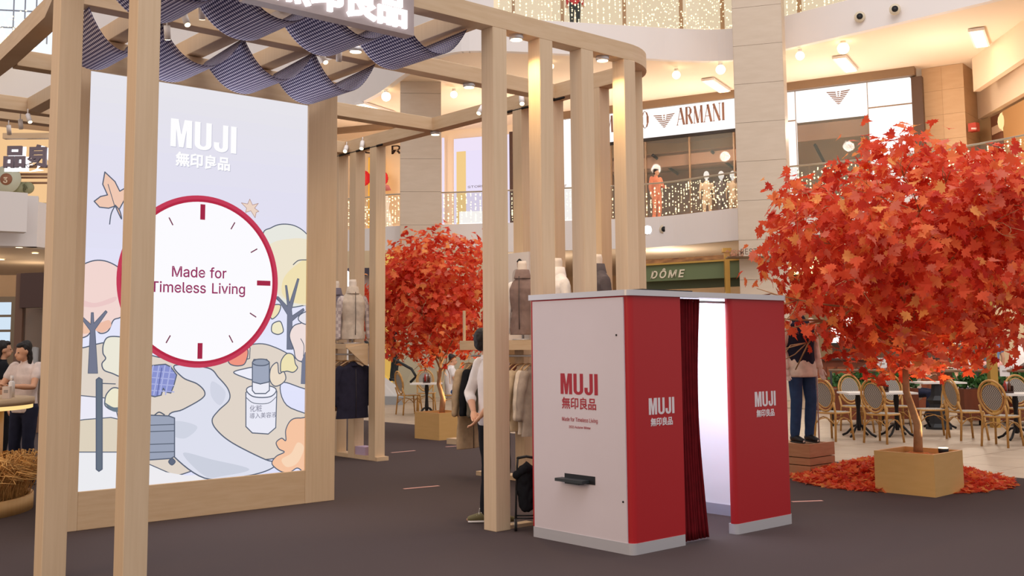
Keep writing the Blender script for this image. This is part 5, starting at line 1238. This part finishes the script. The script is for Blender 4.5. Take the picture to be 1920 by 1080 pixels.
def person(label, loc, rz, j, top, bottom, shoe, sleeve='short', scale=1.0, hair='short', voxel=.016, skin=None, wr=.004, longtop=0., skirt=False, group=None, extra=None, cat='person', name='person', head=True):
    t = thing(name, label, cat, tuple(loc), rz, group); t.scale = (scale,)*3
    sx = (j['shR']-j['shL']).normalized(); skin = skin or SKIN
    b = MB()
    b.limb([j['pel'], j['wai'], j['che'], j['upc'], j['nb']], [(.155, .105), (.13, .092), (.158, .108), (.15, .09), (.06, .055)], 16, side=sx)
    b.limb([j['nb']-Vector((0, 0, .03)), (j['nb']+j['hd'])/2, j['hd']-Vector((0, 0, .05))], [.056, .05, .05], 10)
    for s in 'LR':
        b.limb([j['sh'+s], (j['sh'+s]+j['el'+s])/2, j['el'+s], (j['el'+s]*.6+j['wr'+s]*.4), j['wr'+s]], [.052, .045, .038, .038, .024], 10)
        b.limb([j['hi'+s], (j['hi'+s]+j['kn'+s])/2, j['kn'+s], j['kn'+s]*.65+j['an'+s]*.35, j['an'+s]], [.085, .07, .052, .052, .034], 10)
        tv = j['toe'+s].normalized(); b.limb([j['an'+s]-Vector((0, 0, .03)), j['an'+s]+tv*.1-Vector((0, 0, .045)), j['an'+s]+tv*.16-Vector((0, 0, .05))], [.035, .03, .022], 8)
    f = j['face'].normalized(); h = j['hd']; r = f.cross(UP).normalized(); RM = Matrix((r, f, UP)).transposed()
    if head:
        q = lambda x, y, z: h+RM @ Vector((x, y, z))
        b.ell(q(0, -.01, .02), (.073, .092, .098), 16, 12, R=RM); b.ell(q(0, .022, -.045), (.054, .062, .062), 12, 8, R=RM)
        b.limb([q(0, .082, .01), q(0, .099, -.022)], [.010, .0135], 8)
        b.ell(q(0, .078, -.058), (.022, .012, .009), 8, 5, R=RM)
        for s in (-1, 1): b.ell(q(s*.074, -.008, -.008), (.010, .019, .028), 8, 6, R=RM)
    me = remesh(b, 'body', min(voxel, .013), 2)
    hm = MB()
    for s in 'LR': hand(hm, j['wr'+s], j['el'+s], 1.0, thumb=1 if s == 'L' else -1)
    append_mb(me, hm, 'body'); me.polygons.foreach_set('use_smooth', [True]*len(me.polygons))
    body = link('body', me, skin, t, world=False)
    if head:
        for s in (-1, 1): MB().ell(q(s*.028, .078, .008), (.011, .006, .007), 8, 5, R=RM).build('eye', mat('dark_eye', (40, 30, 28), .3), t, world=False)
        hb = MB(); hb.ell(q(0, -.026, .034), (.081, .090, .096), 14, 10, R=RM); hb.ell(q(0, -.048, -.012), (.070, .058, .075), 12, 8, R=RM)
        hb.ell(q(0, .035, .085), (.06, .045, .035), 10, 6, R=RM)
        if hair == 'long': hb.limb([q(0, -.06, 0), q(0, -.075, -.1), q(0, -.07, -.22)], [(.075, .04), (.085, .04), (.06, .025)], 10, side=r)
        if hair == 'grey': hm_ = mat('grey_hair', (120, 112, 106), .7, var=.2, scale=40)
        else: hm_ = HAIR
        link('hair', remesh(hb, 'hair', .009, 2, .004, 40), hm_, t, world=False)
    # top
    c = MB(); lo = j['pel']+(j['pel']-j['wai'])*(.40+longtop*2)
    c.limb([lo, j['pel'], j['wai'], j['che'], j['upc'], j['nb']-Vector((0, 0, .005))], [(.172+longtop*.12, .125+longtop*.1), (.172+longtop*.05, .122+longtop*.05), (.155, .115), (.178, .126), (.168, .105), (.07, .065)], 16, side=sx)
    for s in 'LR':
        p = [j['sh'+s], (j['sh'+s]+j['el'+s])/2]; rr = [.066, .060]
        if sleeve in ('long', 'rolled'): p += [j['el'+s]]; rr += [.053]
        if sleeve == 'rolled': p += [j['el'+s]*.66+j['wr'+s]*.34]; rr += [.050]
        if sleeve == 'long': p += [(j['el'+s]+j['wr'+s])/2, j['wr'+s]*.95+j['el'+s]*.05]; rr += [.046, .037]
        if sleeve != 'none': c.limb([p[0]-(p[1]-p[0])*.05]+p[1:], rr, 12)
    for s in 'LR': c.ell(j['sh'+s], (.066, .066, .062), 10, 8)
    tm_ = remesh(c, 'shirt', voxel, 3, wr, 9)
    if j['pel'].z > .8 and abs(j['wrL'].z-.9) < .6: cut_hem_body(tm_, lo.z-.02, j)
    link('shirt', tm_, top, t, world=False)
    cl = MB(); n0 = j['nb']+Vector((0, 0, .012)); cl.lathe([(.066, -.02), (.060, .018), (.066, .02), (.072, -.02)], tuple(n0), 16); cl.build('collar', top, t, world=False)
    # trousers or skirt
    c = MB()
    c.limb([j['pel']+(j['wai']-j['pel'])*.35, j['pel'], (j['hiL']+j['hiR'])/2-Vector((0, 0, .03))], [(.155, .108), (.165, .118), (.15, .11)], 14, side=sx)
    for s in 'LR': c.limb([j['hi'+s], (j['hi'+s]+j['kn'+s])/2, j['kn'+s], (j['kn'+s]+j['an'+s])/2, j['an'+s]+Vector((0, 0, .015))], [.097, .085, .07, .066, .056], 12)
    link('trousers', remesh(c, 'trousers', voxel, 3, wr, 8), bottom, t, world=False)
    for s in 'LR':
        tv = j['toe'+s].normalized(); a = j['an'+s].copy(); zf = a.z-.08; sd_ = tv.cross(UP).normalized()
        up = MB(); g = lambda u, z: Vector((a.x, a.y, zf+z))+tv*u
        up.limb([g(-.05, .05), g(0, .06), g(.07, .05), g(.15, .036)], [(.035, .042), (.042, .05), (.042, .036), (.038, .026)], 12, side=sd_)
        so = link('shoe', remesh(up, 'shoe', .008, 2), shoe, t, world=False)
        MB().limb([g(-.055, .012), g(.05, .012), g(.155, .012)], [(.038, .013), (.043, .013), (.04, .013)], 12, side=sd_).build('sole', WHITE if shoe not in (BLACK,) else mat('dark_sole', (40, 38, 38), .6), so, world=False)
    if extra: extra(t, j)
    return t
OLIVE = mat('olive_canvas', (112, 104, 72), .8); DENIM = cloth('denim', (54, 76, 112)); BLK = cloth('black', (30, 31, 36)); WHT = cloth('white', (232, 224, 220), .05); NAVY = cloth('navy', (42, 44, 62)); BEIGE = cloth('beige', (196, 172, 148))
# --- the man behind the post
def laces(t, j):
    tv = j['toeL'].normalized(); sd_ = tv.cross(UP).normalized(); a = Vector((j['anL'].x, j['anL'].y, 0))
    mb = MB()
    for k in range(4):
        c = a+tv*(.045+.022*k)+UP*(.100-.011*k); mb.tube([c-sd_*.03-UP*.012, c, c+sd_*.03-UP*.012], .0035, 5)
    mb.tube([a+tv*.04+UP*.11, a+tv*.06+sd_*.03+UP*.12, a+tv*.07+sd_*.055+UP*.06], .003, 5)
    mb.build('laces', WHITE, t, world=False)
pm = gp(926, 983); pm = Vector((pm.x, pm.y, 0))+FW*.05
person('man in white shirt and black trousers behind the post, hands at his back', pm, AZ-PI/2-.9, J(nb=(-.03, -.03, 1.47), hd=(-.06, -.045, 1.62), elL=(-.265, -.07, 1.15), wrL=(-.075, -.165, .99), elR=(.2, -.09, 1.15), wrR=(.06, -.19, .96), shR=(.155, -.01, 1.415), anL=(-.085, -.02, .08), knL=(-.09, .02, .5), toeL=(-.62, -.87, 0), toeR=(.1, 1, 0), face=(.0, 1, 0)),
       WHT, BLK, OLIVE, 'rolled', 1.0, voxel=.011, wr=.006, extra=laces)
# --- other people
person('seated man in a white t-shirt and jeans looking at his phone by the iron table', bp(846, 24.5), AZ-PI/2-math.radians(80), sit(face=(.2, 1, -.4), wrR=(.05, .25, .9), wrL=(-.05, .27, .92)), WHT, DENIM, WHITE, 'short', 1.02)
person('person in dark clothes riding the escalator behind the rear tree', bp(739, 28.9, .62), AZ-PI/2-math.radians(60), J(wrL=(-.2, .25, 1.05), elL=(-.25, .0, 1.12)), BLK, BLK, BLACK, 'short', 1.0)
person('man in a light blue shirt standing with his back turned at the cake display', bp(1858, 23.6), AZ-PI/2+.1, J(), cloth('light_blue', (124, 148, 186)), NAVY, BLACK, 'short', 1.06, 'grey')
person('grey haired man in a pink shirt seated behind the rail', bp(1857, 21.7), AZ-PI/2+.3, sit(), cloth('pink', (226, 170, 160)), NAVY, BLACK, 'short', 1.08, 'grey')
person('woman in a white top seated facing the camera behind the rail', bp(1810, 22.0), AZ+PI/2, sit(), WHT, NAVY, BLACK, 'short', 1.1, 'long')
person('seated diner with a pale face close right of the tree trunk', bp(1712, 21.6), AZ+PI/2+.5, sit(), cloth('cream', (222, 200, 180)), NAVY, BLACK, 'long', 1.1, 'short')
person('waiter in a white shirt leaning over at the right edge', bp(1908, 21.6), AZ-PI/2-1.2, J(wai=(0, .05, 1.1), che=(0, .16, 1.24), upc=(0, .22, 1.32), nb=(0, .26, 1.37), hd=(0, .36, 1.46), shL=(-.175, .22, 1.33), shR=(.175, .22, 1.33), elL=(-.22, .36, 1.12), elR=(.22, .36, 1.12), wrL=(-.15, .5, 1.0), wrR=(.15, .5, 1.0)), WHT, BLK, BLACK, 'long', 1.12)
person('woman with dark hair reaching over products behind the round counter', bp(50, 12.6), AZ+PI/2-.3, J(hd=(0, .06, 1.605), face=(.3, 1, -.3), wrL=(-.15, .38, 1.2), wrR=(.1, .38, 1.18), elL=(-.25, .15, 1.18), elR=(.22, .15, 1.18)), cloth('dusty_white', (222, 206, 200)), NAVY, BLACK, 'short', .97, 'long')
person('dark clothed shopper cut off by the left edge of the photo', bp(6, 13.4), AZ-PI/2-1.0, J(), BLK, BLK, BLACK, 'short', .97, 'long')
person('man in a salmon robe leaning at the gallery balustrade', bp(1237, 34.6, Z1), AZ+PI/2+.5, J(wrL=(-.2, .25, 1.1), elL=(-.24, .05, 1.16), face=(-.6, 1, -.2)), cloth('salmon', (222, 140, 110)), cloth('salmon', (0, 0, 0)), BLACK, 'long', 1.0)
person('shopper in blue behind the balustrade between the slatted posts', bp(1128, 34.8, Z1), AZ-PI/2+.5, J(), cloth('blue', (80, 96, 140)), BEIGE, BLACK, 'short', 1.0)
person('person in a red top and black trousers behind the top balustrade', bp(1087, 32.4, 11.3), AZ+PI/2, J(), cloth('red', (196, 36, 44)), BLK, BLACK, 'long', 1.0)
for px, w_, lab in ((1333, 0, 'white egg headed mannequin in the shop window, left of three'), (1361, .3, 'white egg headed mannequin in the shop window, middle of three'), (1383, -.2, 'white egg headed mannequin in the shop window nearest the column')):
    t = thing('shop_mannequin', lab, 'mannequin', tuple(bp(px, 36.4, Z1+.12)), AZ+PI/2+w_)
    b = MB(); b.limb([(0, 0, .85), (0, 0, 1.1), (0, 0, 1.35), (0, 0, 1.45)], [(.17, .12), (.13, .1), (.19, .12), (.07, .06)], 12, side=(1, 0, 0)); b.limb([(-.09, 0, .85), (-.1, 0, .45), (-.1, 0, 0)], [.09, .06, .04], 8); b.limb([(.09, 0, .85), (.1, 0, .45), (.1, 0, 0)], [.09, .06, .04], 8)
    for s in (-1, 1): b.limb([(s*.19, 0, 1.38), (s*.24, 0, 1.1), (s*.24, .05, .85)], [.05, .04, .03], 8)
    link('body', remesh(b, 'body', .02, 2), mat('beige_suit', (190, 168, 140), .8) if px != 1361 else mat('grey_suit', (96, 86, 84), .8), t, world=False)
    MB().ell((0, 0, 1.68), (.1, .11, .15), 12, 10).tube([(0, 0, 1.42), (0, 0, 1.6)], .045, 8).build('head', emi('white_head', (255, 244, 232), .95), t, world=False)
# ---------------------------------------------------------------- pergola shelves, rails and props
def hanger(t, y=0):
    return MB().tube([(-.2, 0, -.07), (-.1, 0, -.015), (0, 0, 0), (.1, 0, -.015), (.2, 0, -.07)], .009, 6).tube([(0, 0, 0), (0, 0, .04), (.012, 0, .07), (.0, 0, .085), (-.012, 0, .075)], .0025, 5).build('hanger', mat('hanger_wood', (206, 168, 124), .5), t, world=False)
PLAID = chk('pale_plaid', (206, 192, 188), (176, 160, 160), 22)
def garment(label, loc, rz, col, L=.72, w=.46, th=.055, open_=True, group=None, name='hanging_jacket'):
    t = thing(name, label, 'jacket', tuple(loc), rz, group)
    hanger(t); b = MB()
    b.limb([(0, 0, -.045), (0, 0, -.075), (0, 0, -.11), (0, 0, -.2), (0, 0, -L*.6), (0, 0, -L-.04)], [(.06, .04), (w*.25, th*.7), (w*.43, th*.8), (w*.48, th), (w*.47, th*1.1), (w*.52, th*1.25)], 18, side=(1, 0, 0))
    for s in (-1, 1): b.limb([(s*w*.4, 0, -.12), (s*w*.53, .01, -.33), (s*w*.56, .02, -.6)], [(.06, .055), (.055, .05), (.045, .042)], 10)
    link('cloth_body', cut_hem(remesh(b, 'cloth_body', .013, 2, .009, 7), -L), col, t, world=False)
    MB().lathe([(.06, -.07), (.052, -.03), (.058, -.03), (.068, -.075)], (0, 0, 0), 16).build('collar', col, t, world=False)
    if open_: MB().tube([(0.01, -th*1.05, -.12), (.01, -th*1.25, -L*.55), (.01, -th*1.3, -L)], (.004), 5).build('placket', mat('dark_seam', (70, 62, 62), .8), t, world=False)
    return t
shl = thing('display_shelf', 'oak shelf with clothing rail between the rear left posts of the pergola', 'shelf', (8.6, 13, 0))
MB().bx(7.95, 8.32, 12.62, 13.75, 1.55, 1.62).build('shelf_board', WOODX, shl); MB().bx(8.325, 8.52, 12.4, 13.85, 0, .055).build('base_board', WOODX, shl)
P = [onY(x, y, 12.60) for x, y in ((650, 652), (690, 644), (690, 686), (684, 684))]
MB().add(P+[p+Vector((0, .018, 0)) for p in P], [(0, 1, 2, 3), (7, 6, 5, 4), (0, 4, 5, 1), (1, 5, 6, 2), (2, 6, 7, 3), (3, 7, 4, 0)]).build('gusset_panel', WOODX, shl)
MB().tube([(8.13, 12.62, 1.47), (8.13, 13.7, 1.47)], .012, 8).build('clothes_rail', ALU, shl)
garment('dark navy jacket hanging in front on the rear left rail', (8.13, 12.72, 1.385), .0, cloth('midnight', (44, 42, 58)), .80, .52, .06, group='jackets on the rear left rail')
garment('brown beige jacket hanging behind the navy one on the rear left rail', (8.13, 12.92, 1.385), .1, cloth('brown', (128, 100, 86)), .7, group='jackets on the rear left rail')
garment('pale jacket hanging deepest on the rear left rail', (8.13, 13.15, 1.385), -.1, BEIGE, .7, group='jackets on the rear left rail')
MB().bx(8.34, 8.51, 12.72, 12.98, .056, .17).build('storage_box', mat('lilac_card', (190, 166, 190), .7), label='small lilac box on the base board of the rear left shelf', cat='box')
def bust(label, loc, rz, col, sl=None, neck=True, L=.72, w=.22, name='torso_mannequin', undershirt=None, hood=False):
    t = thing(name, label, 'mannequin', tuple(loc), rz)
    b = MB(); b.limb([(0, 0, .0), (0, 0, .12), (0, 0, .32), (0, 0, .48), (0, 0, .58), (0, 0, .65), (0, 0, .70), (0, 0, .745)], [(w*.92, .14), (w*.9, .135), (w*.80, .115), (w*.92, .13), (w*.98, .125), (w*.80, .10), (w*.5, .08), (.065, .065)], 18, side=(1, 0, 0))
    link('torso_garment', cut_hem(remesh(b, 'g', .012, 2, .008, 8), .06), col, t, world=False)
    a = MB()
    for s in (-1, 1):
        a = MB(); a.limb([(s*w*.80, 0, .61), (s*w*1.08, .01, .38), (s*w*1.15, .05, .08)], [.062, .052, .040], 12); link('sleeve', remesh(a, 's', .012, 2, .006, 10), sl or col, t, world=False)
    MB().lathe([(.001, .90), (.045, .90), (.055, .86), (.052, .74), (.08, .70)], (0, 0, 0), 16).build('neck_cap', mat('linen_form', (226, 212, 200), .7), t, world=False)
    MB().lathe([(.085, .70), (.072, .80), (.078, .80), (.1, .70)], (0, 0, 0), 16).build('collar', col, t, world=False)
    MB().tube([(0, 0, 0), (0, 0, .15)], .015, 8).lathe([(.001, .012), (.12, .012), (.12, 0), (.001, 0)], (0, 0, 0), 16).build('stand', ALU, t, world=False)
    MB().tube([(.0, .135, .72), (.0, .15, .4), (0, .14, .12)], .005, 5).build('zip', mat('dark_seam', (70, 62, 62), .8), t, world=False)
    return t
p = onX(661, 600, 8.13); bust('torso form in a beige vest with pale plaid sleeves on the rear left shelf', (p.x, p.y, 1.621), AZ+PI/2+.45, cloth('stone_beige', (204, 188, 172)), PLAID, w=.2)
p = onX(629, 600, 8.13); bust('torso form in a grey jacket mostly hidden by the screen frame', (p.x, p.y, 1.621), AZ+PI/2, cloth('grey_blue', (120, 112, 124)), None, w=.2)
shr = thing('display_shelf', 'oak shelf with clothing rail behind the middle post and booth', 'shelf', (8.7, 9.5, 0))
YE = onX(862, 645, 7.92).y
MB().bx(7.92, 8.315, 7.95, YE, 1.53, 1.64).build('shelf_board', WOODX, shr); MB().bx(8.325, 8.5, 8.75, YE+.2, 0, .05).build('base_board', WOODX, shr)
MB().tube([(8.1, 7.95, 1.46), (8.1, YE, 1.46)], .012, 8).build('clothes_rail', ALU, shr)
MB().bx(7.94, 7.965, YE-.06, YE-.035, 1.64, 2.0).build('upright', WOOD, shr)
cols = [('long beige coat', cloth('camel', (190, 164, 134)), 1.02), ('black jacket', BLK, .62), ('olive grey jacket', cloth('olive', (112, 104, 92)), .66), ('brown jacket', cloth('mocha', (134, 108, 92)), .68), ('pale grey coat', cloth('pale_grey', (188, 176, 166)), .78), ('rust brown top', cloth('rust', (128, 78, 66)), .5), ('sand jacket', cloth('sand', (200, 178, 150)), .76), ('cream jacket', cloth('cream2', (220, 204, 186)), .78), ('grey beige coat', cloth('taupe', (170, 154, 142)), .8)]
for i, (nm, m, L) in enumerate(cols):
    y = onX((879, 893, 908, 930, 950, 967, 979, 991, 1003)[i], 700, 8.1).y
    garment(nm+' hanging on the long rail behind the standing man and the booth', (8.1, y, 1.375), .25+.1*math.sin(i*3), m, L, .46, .05, group='garments on the long rail')
pt = thing('fashion_poster', 'white poster of a standing model on the shelf beside the middle post', 'poster', (8.27, 9.4, 1.65))
MB().bx(8.25, 8.28, onX(992, 560, 8.25).y, onX(940, 560, 8.25).y, 1.641, 2.67).build('board', mat('poster_white', (222, 214, 212), .5), pt)
fp = Frame((8.25, 0, 0), (0, -1, 0)); fp.n = Vector((-1, 0, 0))
def pp(name, pts, rgb, o): link(name, flat_mesh('p', [smooth([(-onX(x, y, 8.25).y, onX(x, y, 8.25).z) for x, y in pts], 4)], fp, .001, .001*o), mat('print_%d_%d_%d' % rgb, rgb, .6), pt)
pp('printed_head', [(970, 492), (975, 487), (979, 494), (977, 503), (971, 503)], (176, 140, 124), 1); pp('printed_hair', [(969, 491), (974, 485), (979, 489), (978, 494), (973, 492)], (40, 34, 36), 3)
pp('printed_shirt', [(963, 508), (973, 504), (984, 508), (986, 538), (965, 540), (961, 525)], (190, 180, 178), 2); pp('printed_trousers', [(965, 540), (985, 538), (983, 575), (978, 590), (972, 590), (966, 570)], (96, 82, 80), 2)
pp('printed_stool', [(962, 574), (976, 578), (974, 592), (963, 592)], (90, 84, 82), 3)
link('printed_caption', text_mesh('Autumn Winter', .05, Frame((8.249, onX(972, 612, 8.25).y, 1.79), (0, -1, 0)), .0005, .001, .001), BLK, pt)
p = onX(990, 560, 8.15); bust('torso form in a brown waistcoat over a white shirt beside the poster', (p.x-.1, p.y-.02, 1.641), AZ+PI/2-.3, cloth('brown_vest', (134, 112, 106)), WHT, w=.16)
p = onX(1046, 560, 8.1); bust('torso form in a long white coat seen above the booth', (p.x, p.y, 1.641), AZ+PI/2-1.2, WHT, None, w=.24)
p = onX(1121, 560, 8.1); bust('torso form in a charcoal coat seen above the booth', (p.x, p.y, 1.641), AZ+PI/2-1.2, cloth('charcoal', (92, 84, 88)), None, w=.23)
MB().bx(6.13, 6.42, 7.09, 7.19, 0, .03).build('floor_rail', WOODX, perg)
q = gp(856, 834); MB().box((q.x+.1, q.y+.1, .045), (.2, .3, .09), .1).build('wooden_block', WOODX, label='small pale wooden block on the carpet behind the standing man', cat='block')
# ---------------------------------------------------------------- stroller
q = gp(988, 992); q.z = 0; st_ = thing('stroller', 'folded black baby stroller standing between the post and the booth', 'stroller', tuple(q), AZ-PI/2); st_.scale = (.74, .74, .74)
f = MB()
for s in (-1, 1): f.tube([(s*.13, .1, .1), (s*.12, 0, .45), (s*.11, -.05, .72), (s*.10, .0, .82)], .012, 8); f.tube([(s*.13, -.12, .1), (s*.12, .02, .5), (s*.1, .06, .7)], .012, 8)
f.tube([(-.13, .1, .14), (.13, .1, .14)], .01, 6).tube([(-.13, -.1, .14), (.13, -.1, .14)], .01, 6).build('frame', BLACK, st_, world=False)
b = MB(); b.limb([(0, 0, .25), (0, .02, .5), (0, -.02, .68)], [(.09, .06), (.125, .09), (.11, .08)], 12, side=(1, 0, 0)); link('folded_seat', remesh(b, 's', .012, 2, .012, 12), BLK, st_, world=False)
b = MB(); b.limb([(-.12, -.02, .62), (0, -.06, .72), (.12, -.02, .62)], [.05, .075, .05], 10); link('canopy', remesh(b, 's', .012, 2, .01, 12), BLK, st_, world=False)
MB().limb([(-.1, 0, .82), (0, -.02, .84), (.1, 0, .82)], [.016]*3, 8).build('handle', BLACK, st_, world=False)
for x in (-.13, .13):
    for y in (.1, -.12):
        w_ = MB().tube([(x-.015, y, .07), (x+.015, y, .07)], .07, 16).build('wheel', mat('rubber', (34, 32, 32), .7), st_, world=False); MB().tube([(x-.018, y, .07), (x+.018, y, .07)], .03, 10).build('hub', ALU, w_, world=False)
# ---------------------------------------------------------------- crate with dressed mannequin
a, b_ = gp(1520, 893), gp(1563, 886); dx = (b_-a); rz = math.atan2(dx.y, dx.x); W_ = .62; HT = .36
cr = thing('wooden_crate', 'slatted wooden crate beside the booth with a dressed mannequin on it', 'crate', tuple(a), rz)
CW = mat('crate_wood', (176, 122, 86), .7, rgb2=(190, 138, 100), scale=4, stretch=(1, 1, 8))
for k, (z0, z1) in enumerate(((0, .115), (.125, .205), (.215, HT))):
    MB().bx(0, .55, 0, .02, z0, z1).build('slat', CW, cr, world=False); MB().bx(0, .02, .02, W_, z0, z1).build('slat', CW, cr, world=False); MB().bx(.53, .55, .02, W_, z0, z1).build('slat', CW, cr, world=False)
MB().bx(0.02, .53, .02, W_, HT-.03, HT-.01).build('top_board', CW, cr, world=False); MB().bx(.02, .53, W_-.02, W_, 0, HT-.04).build('back_board', CW, cr, world=False)
MB().bx(.0, .55, 0, .03, HT, HT+.012).bx(0, .03, .03, W_, HT, HT+.012).build('rim', CW, cr, world=False)
def mann_extra(t, j):
    for s in 'LR':
        a = j['an'+s]; mb = MB(); mb.lathe([(.042, .02), (.044, .14)], (a.x, a.y, a.z-.03), 14).build('sock', WHT, t, world=False)
        for zz in (.07, .095): MB().lathe([(.046, zz), (.0465, zz+.012)], (a.x, a.y, a.z-.03), 14).build('sock_stripe', NAVY, t, world=False)
    v = MB(); v.limb([(0, 0, .93), (0, 0, 1.12), (0, 0, 1.29), (0, -.01, 1.40), (0, -.015, 1.46)], [(.185, .135), (.178, .13), (.195, .14), (.19, .12), (.09, .085)], 16, side=(1, 0, 0))
    link('hooded_vest', remesh(v, 'v', .013, 3, .006, 8), NAVY, t, world=False)
    h = MB(); h.limb([(-.09, -.06, 1.43), (0, -.12, 1.44), (.09, -.06, 1.43)], [.055, .06, .055], 10); h.limb([(-.09, .02, 1.44), (0, .1, 1.40), (.09, .02, 1.44)], [.035, .03, .035], 8); link('hood', remesh(h, 'h', .013, 2, .006, 12), NAVY, t, world=False)
    MB().tube([(-.26, -.05, 0), (-.26, -.05, .9), (-.1, -.02, .95)], .009, 8).build('support_rod', ALU, t, world=False)
    MB().lathe([(.05, 1.47), (.048, 1.55), (.001, 1.56)], (0, -.01, 0), 14).build('neck_cap', mat('linen_form', (1, 1, 1)), t, world=False)
jm = J(anL=(-.1, -.02, .08), knL=(-.1, .04, .5)); 
q = bp(1500, 13.2); q.z = HT
person('headless mannequin in navy hooded vest, cream shirt and blue jeans on the crate', q, AZ+PI/2+.35, jm, cloth('cream3', (240, 230, 212)), DENIM, BLACK, 'long', 1.03, head=False, skin=mat('linen_form', (1, 1, 1)), voxel=.014, extra=mann_extra, cat='mannequin', name='dressed_mannequin', longtop=.3)
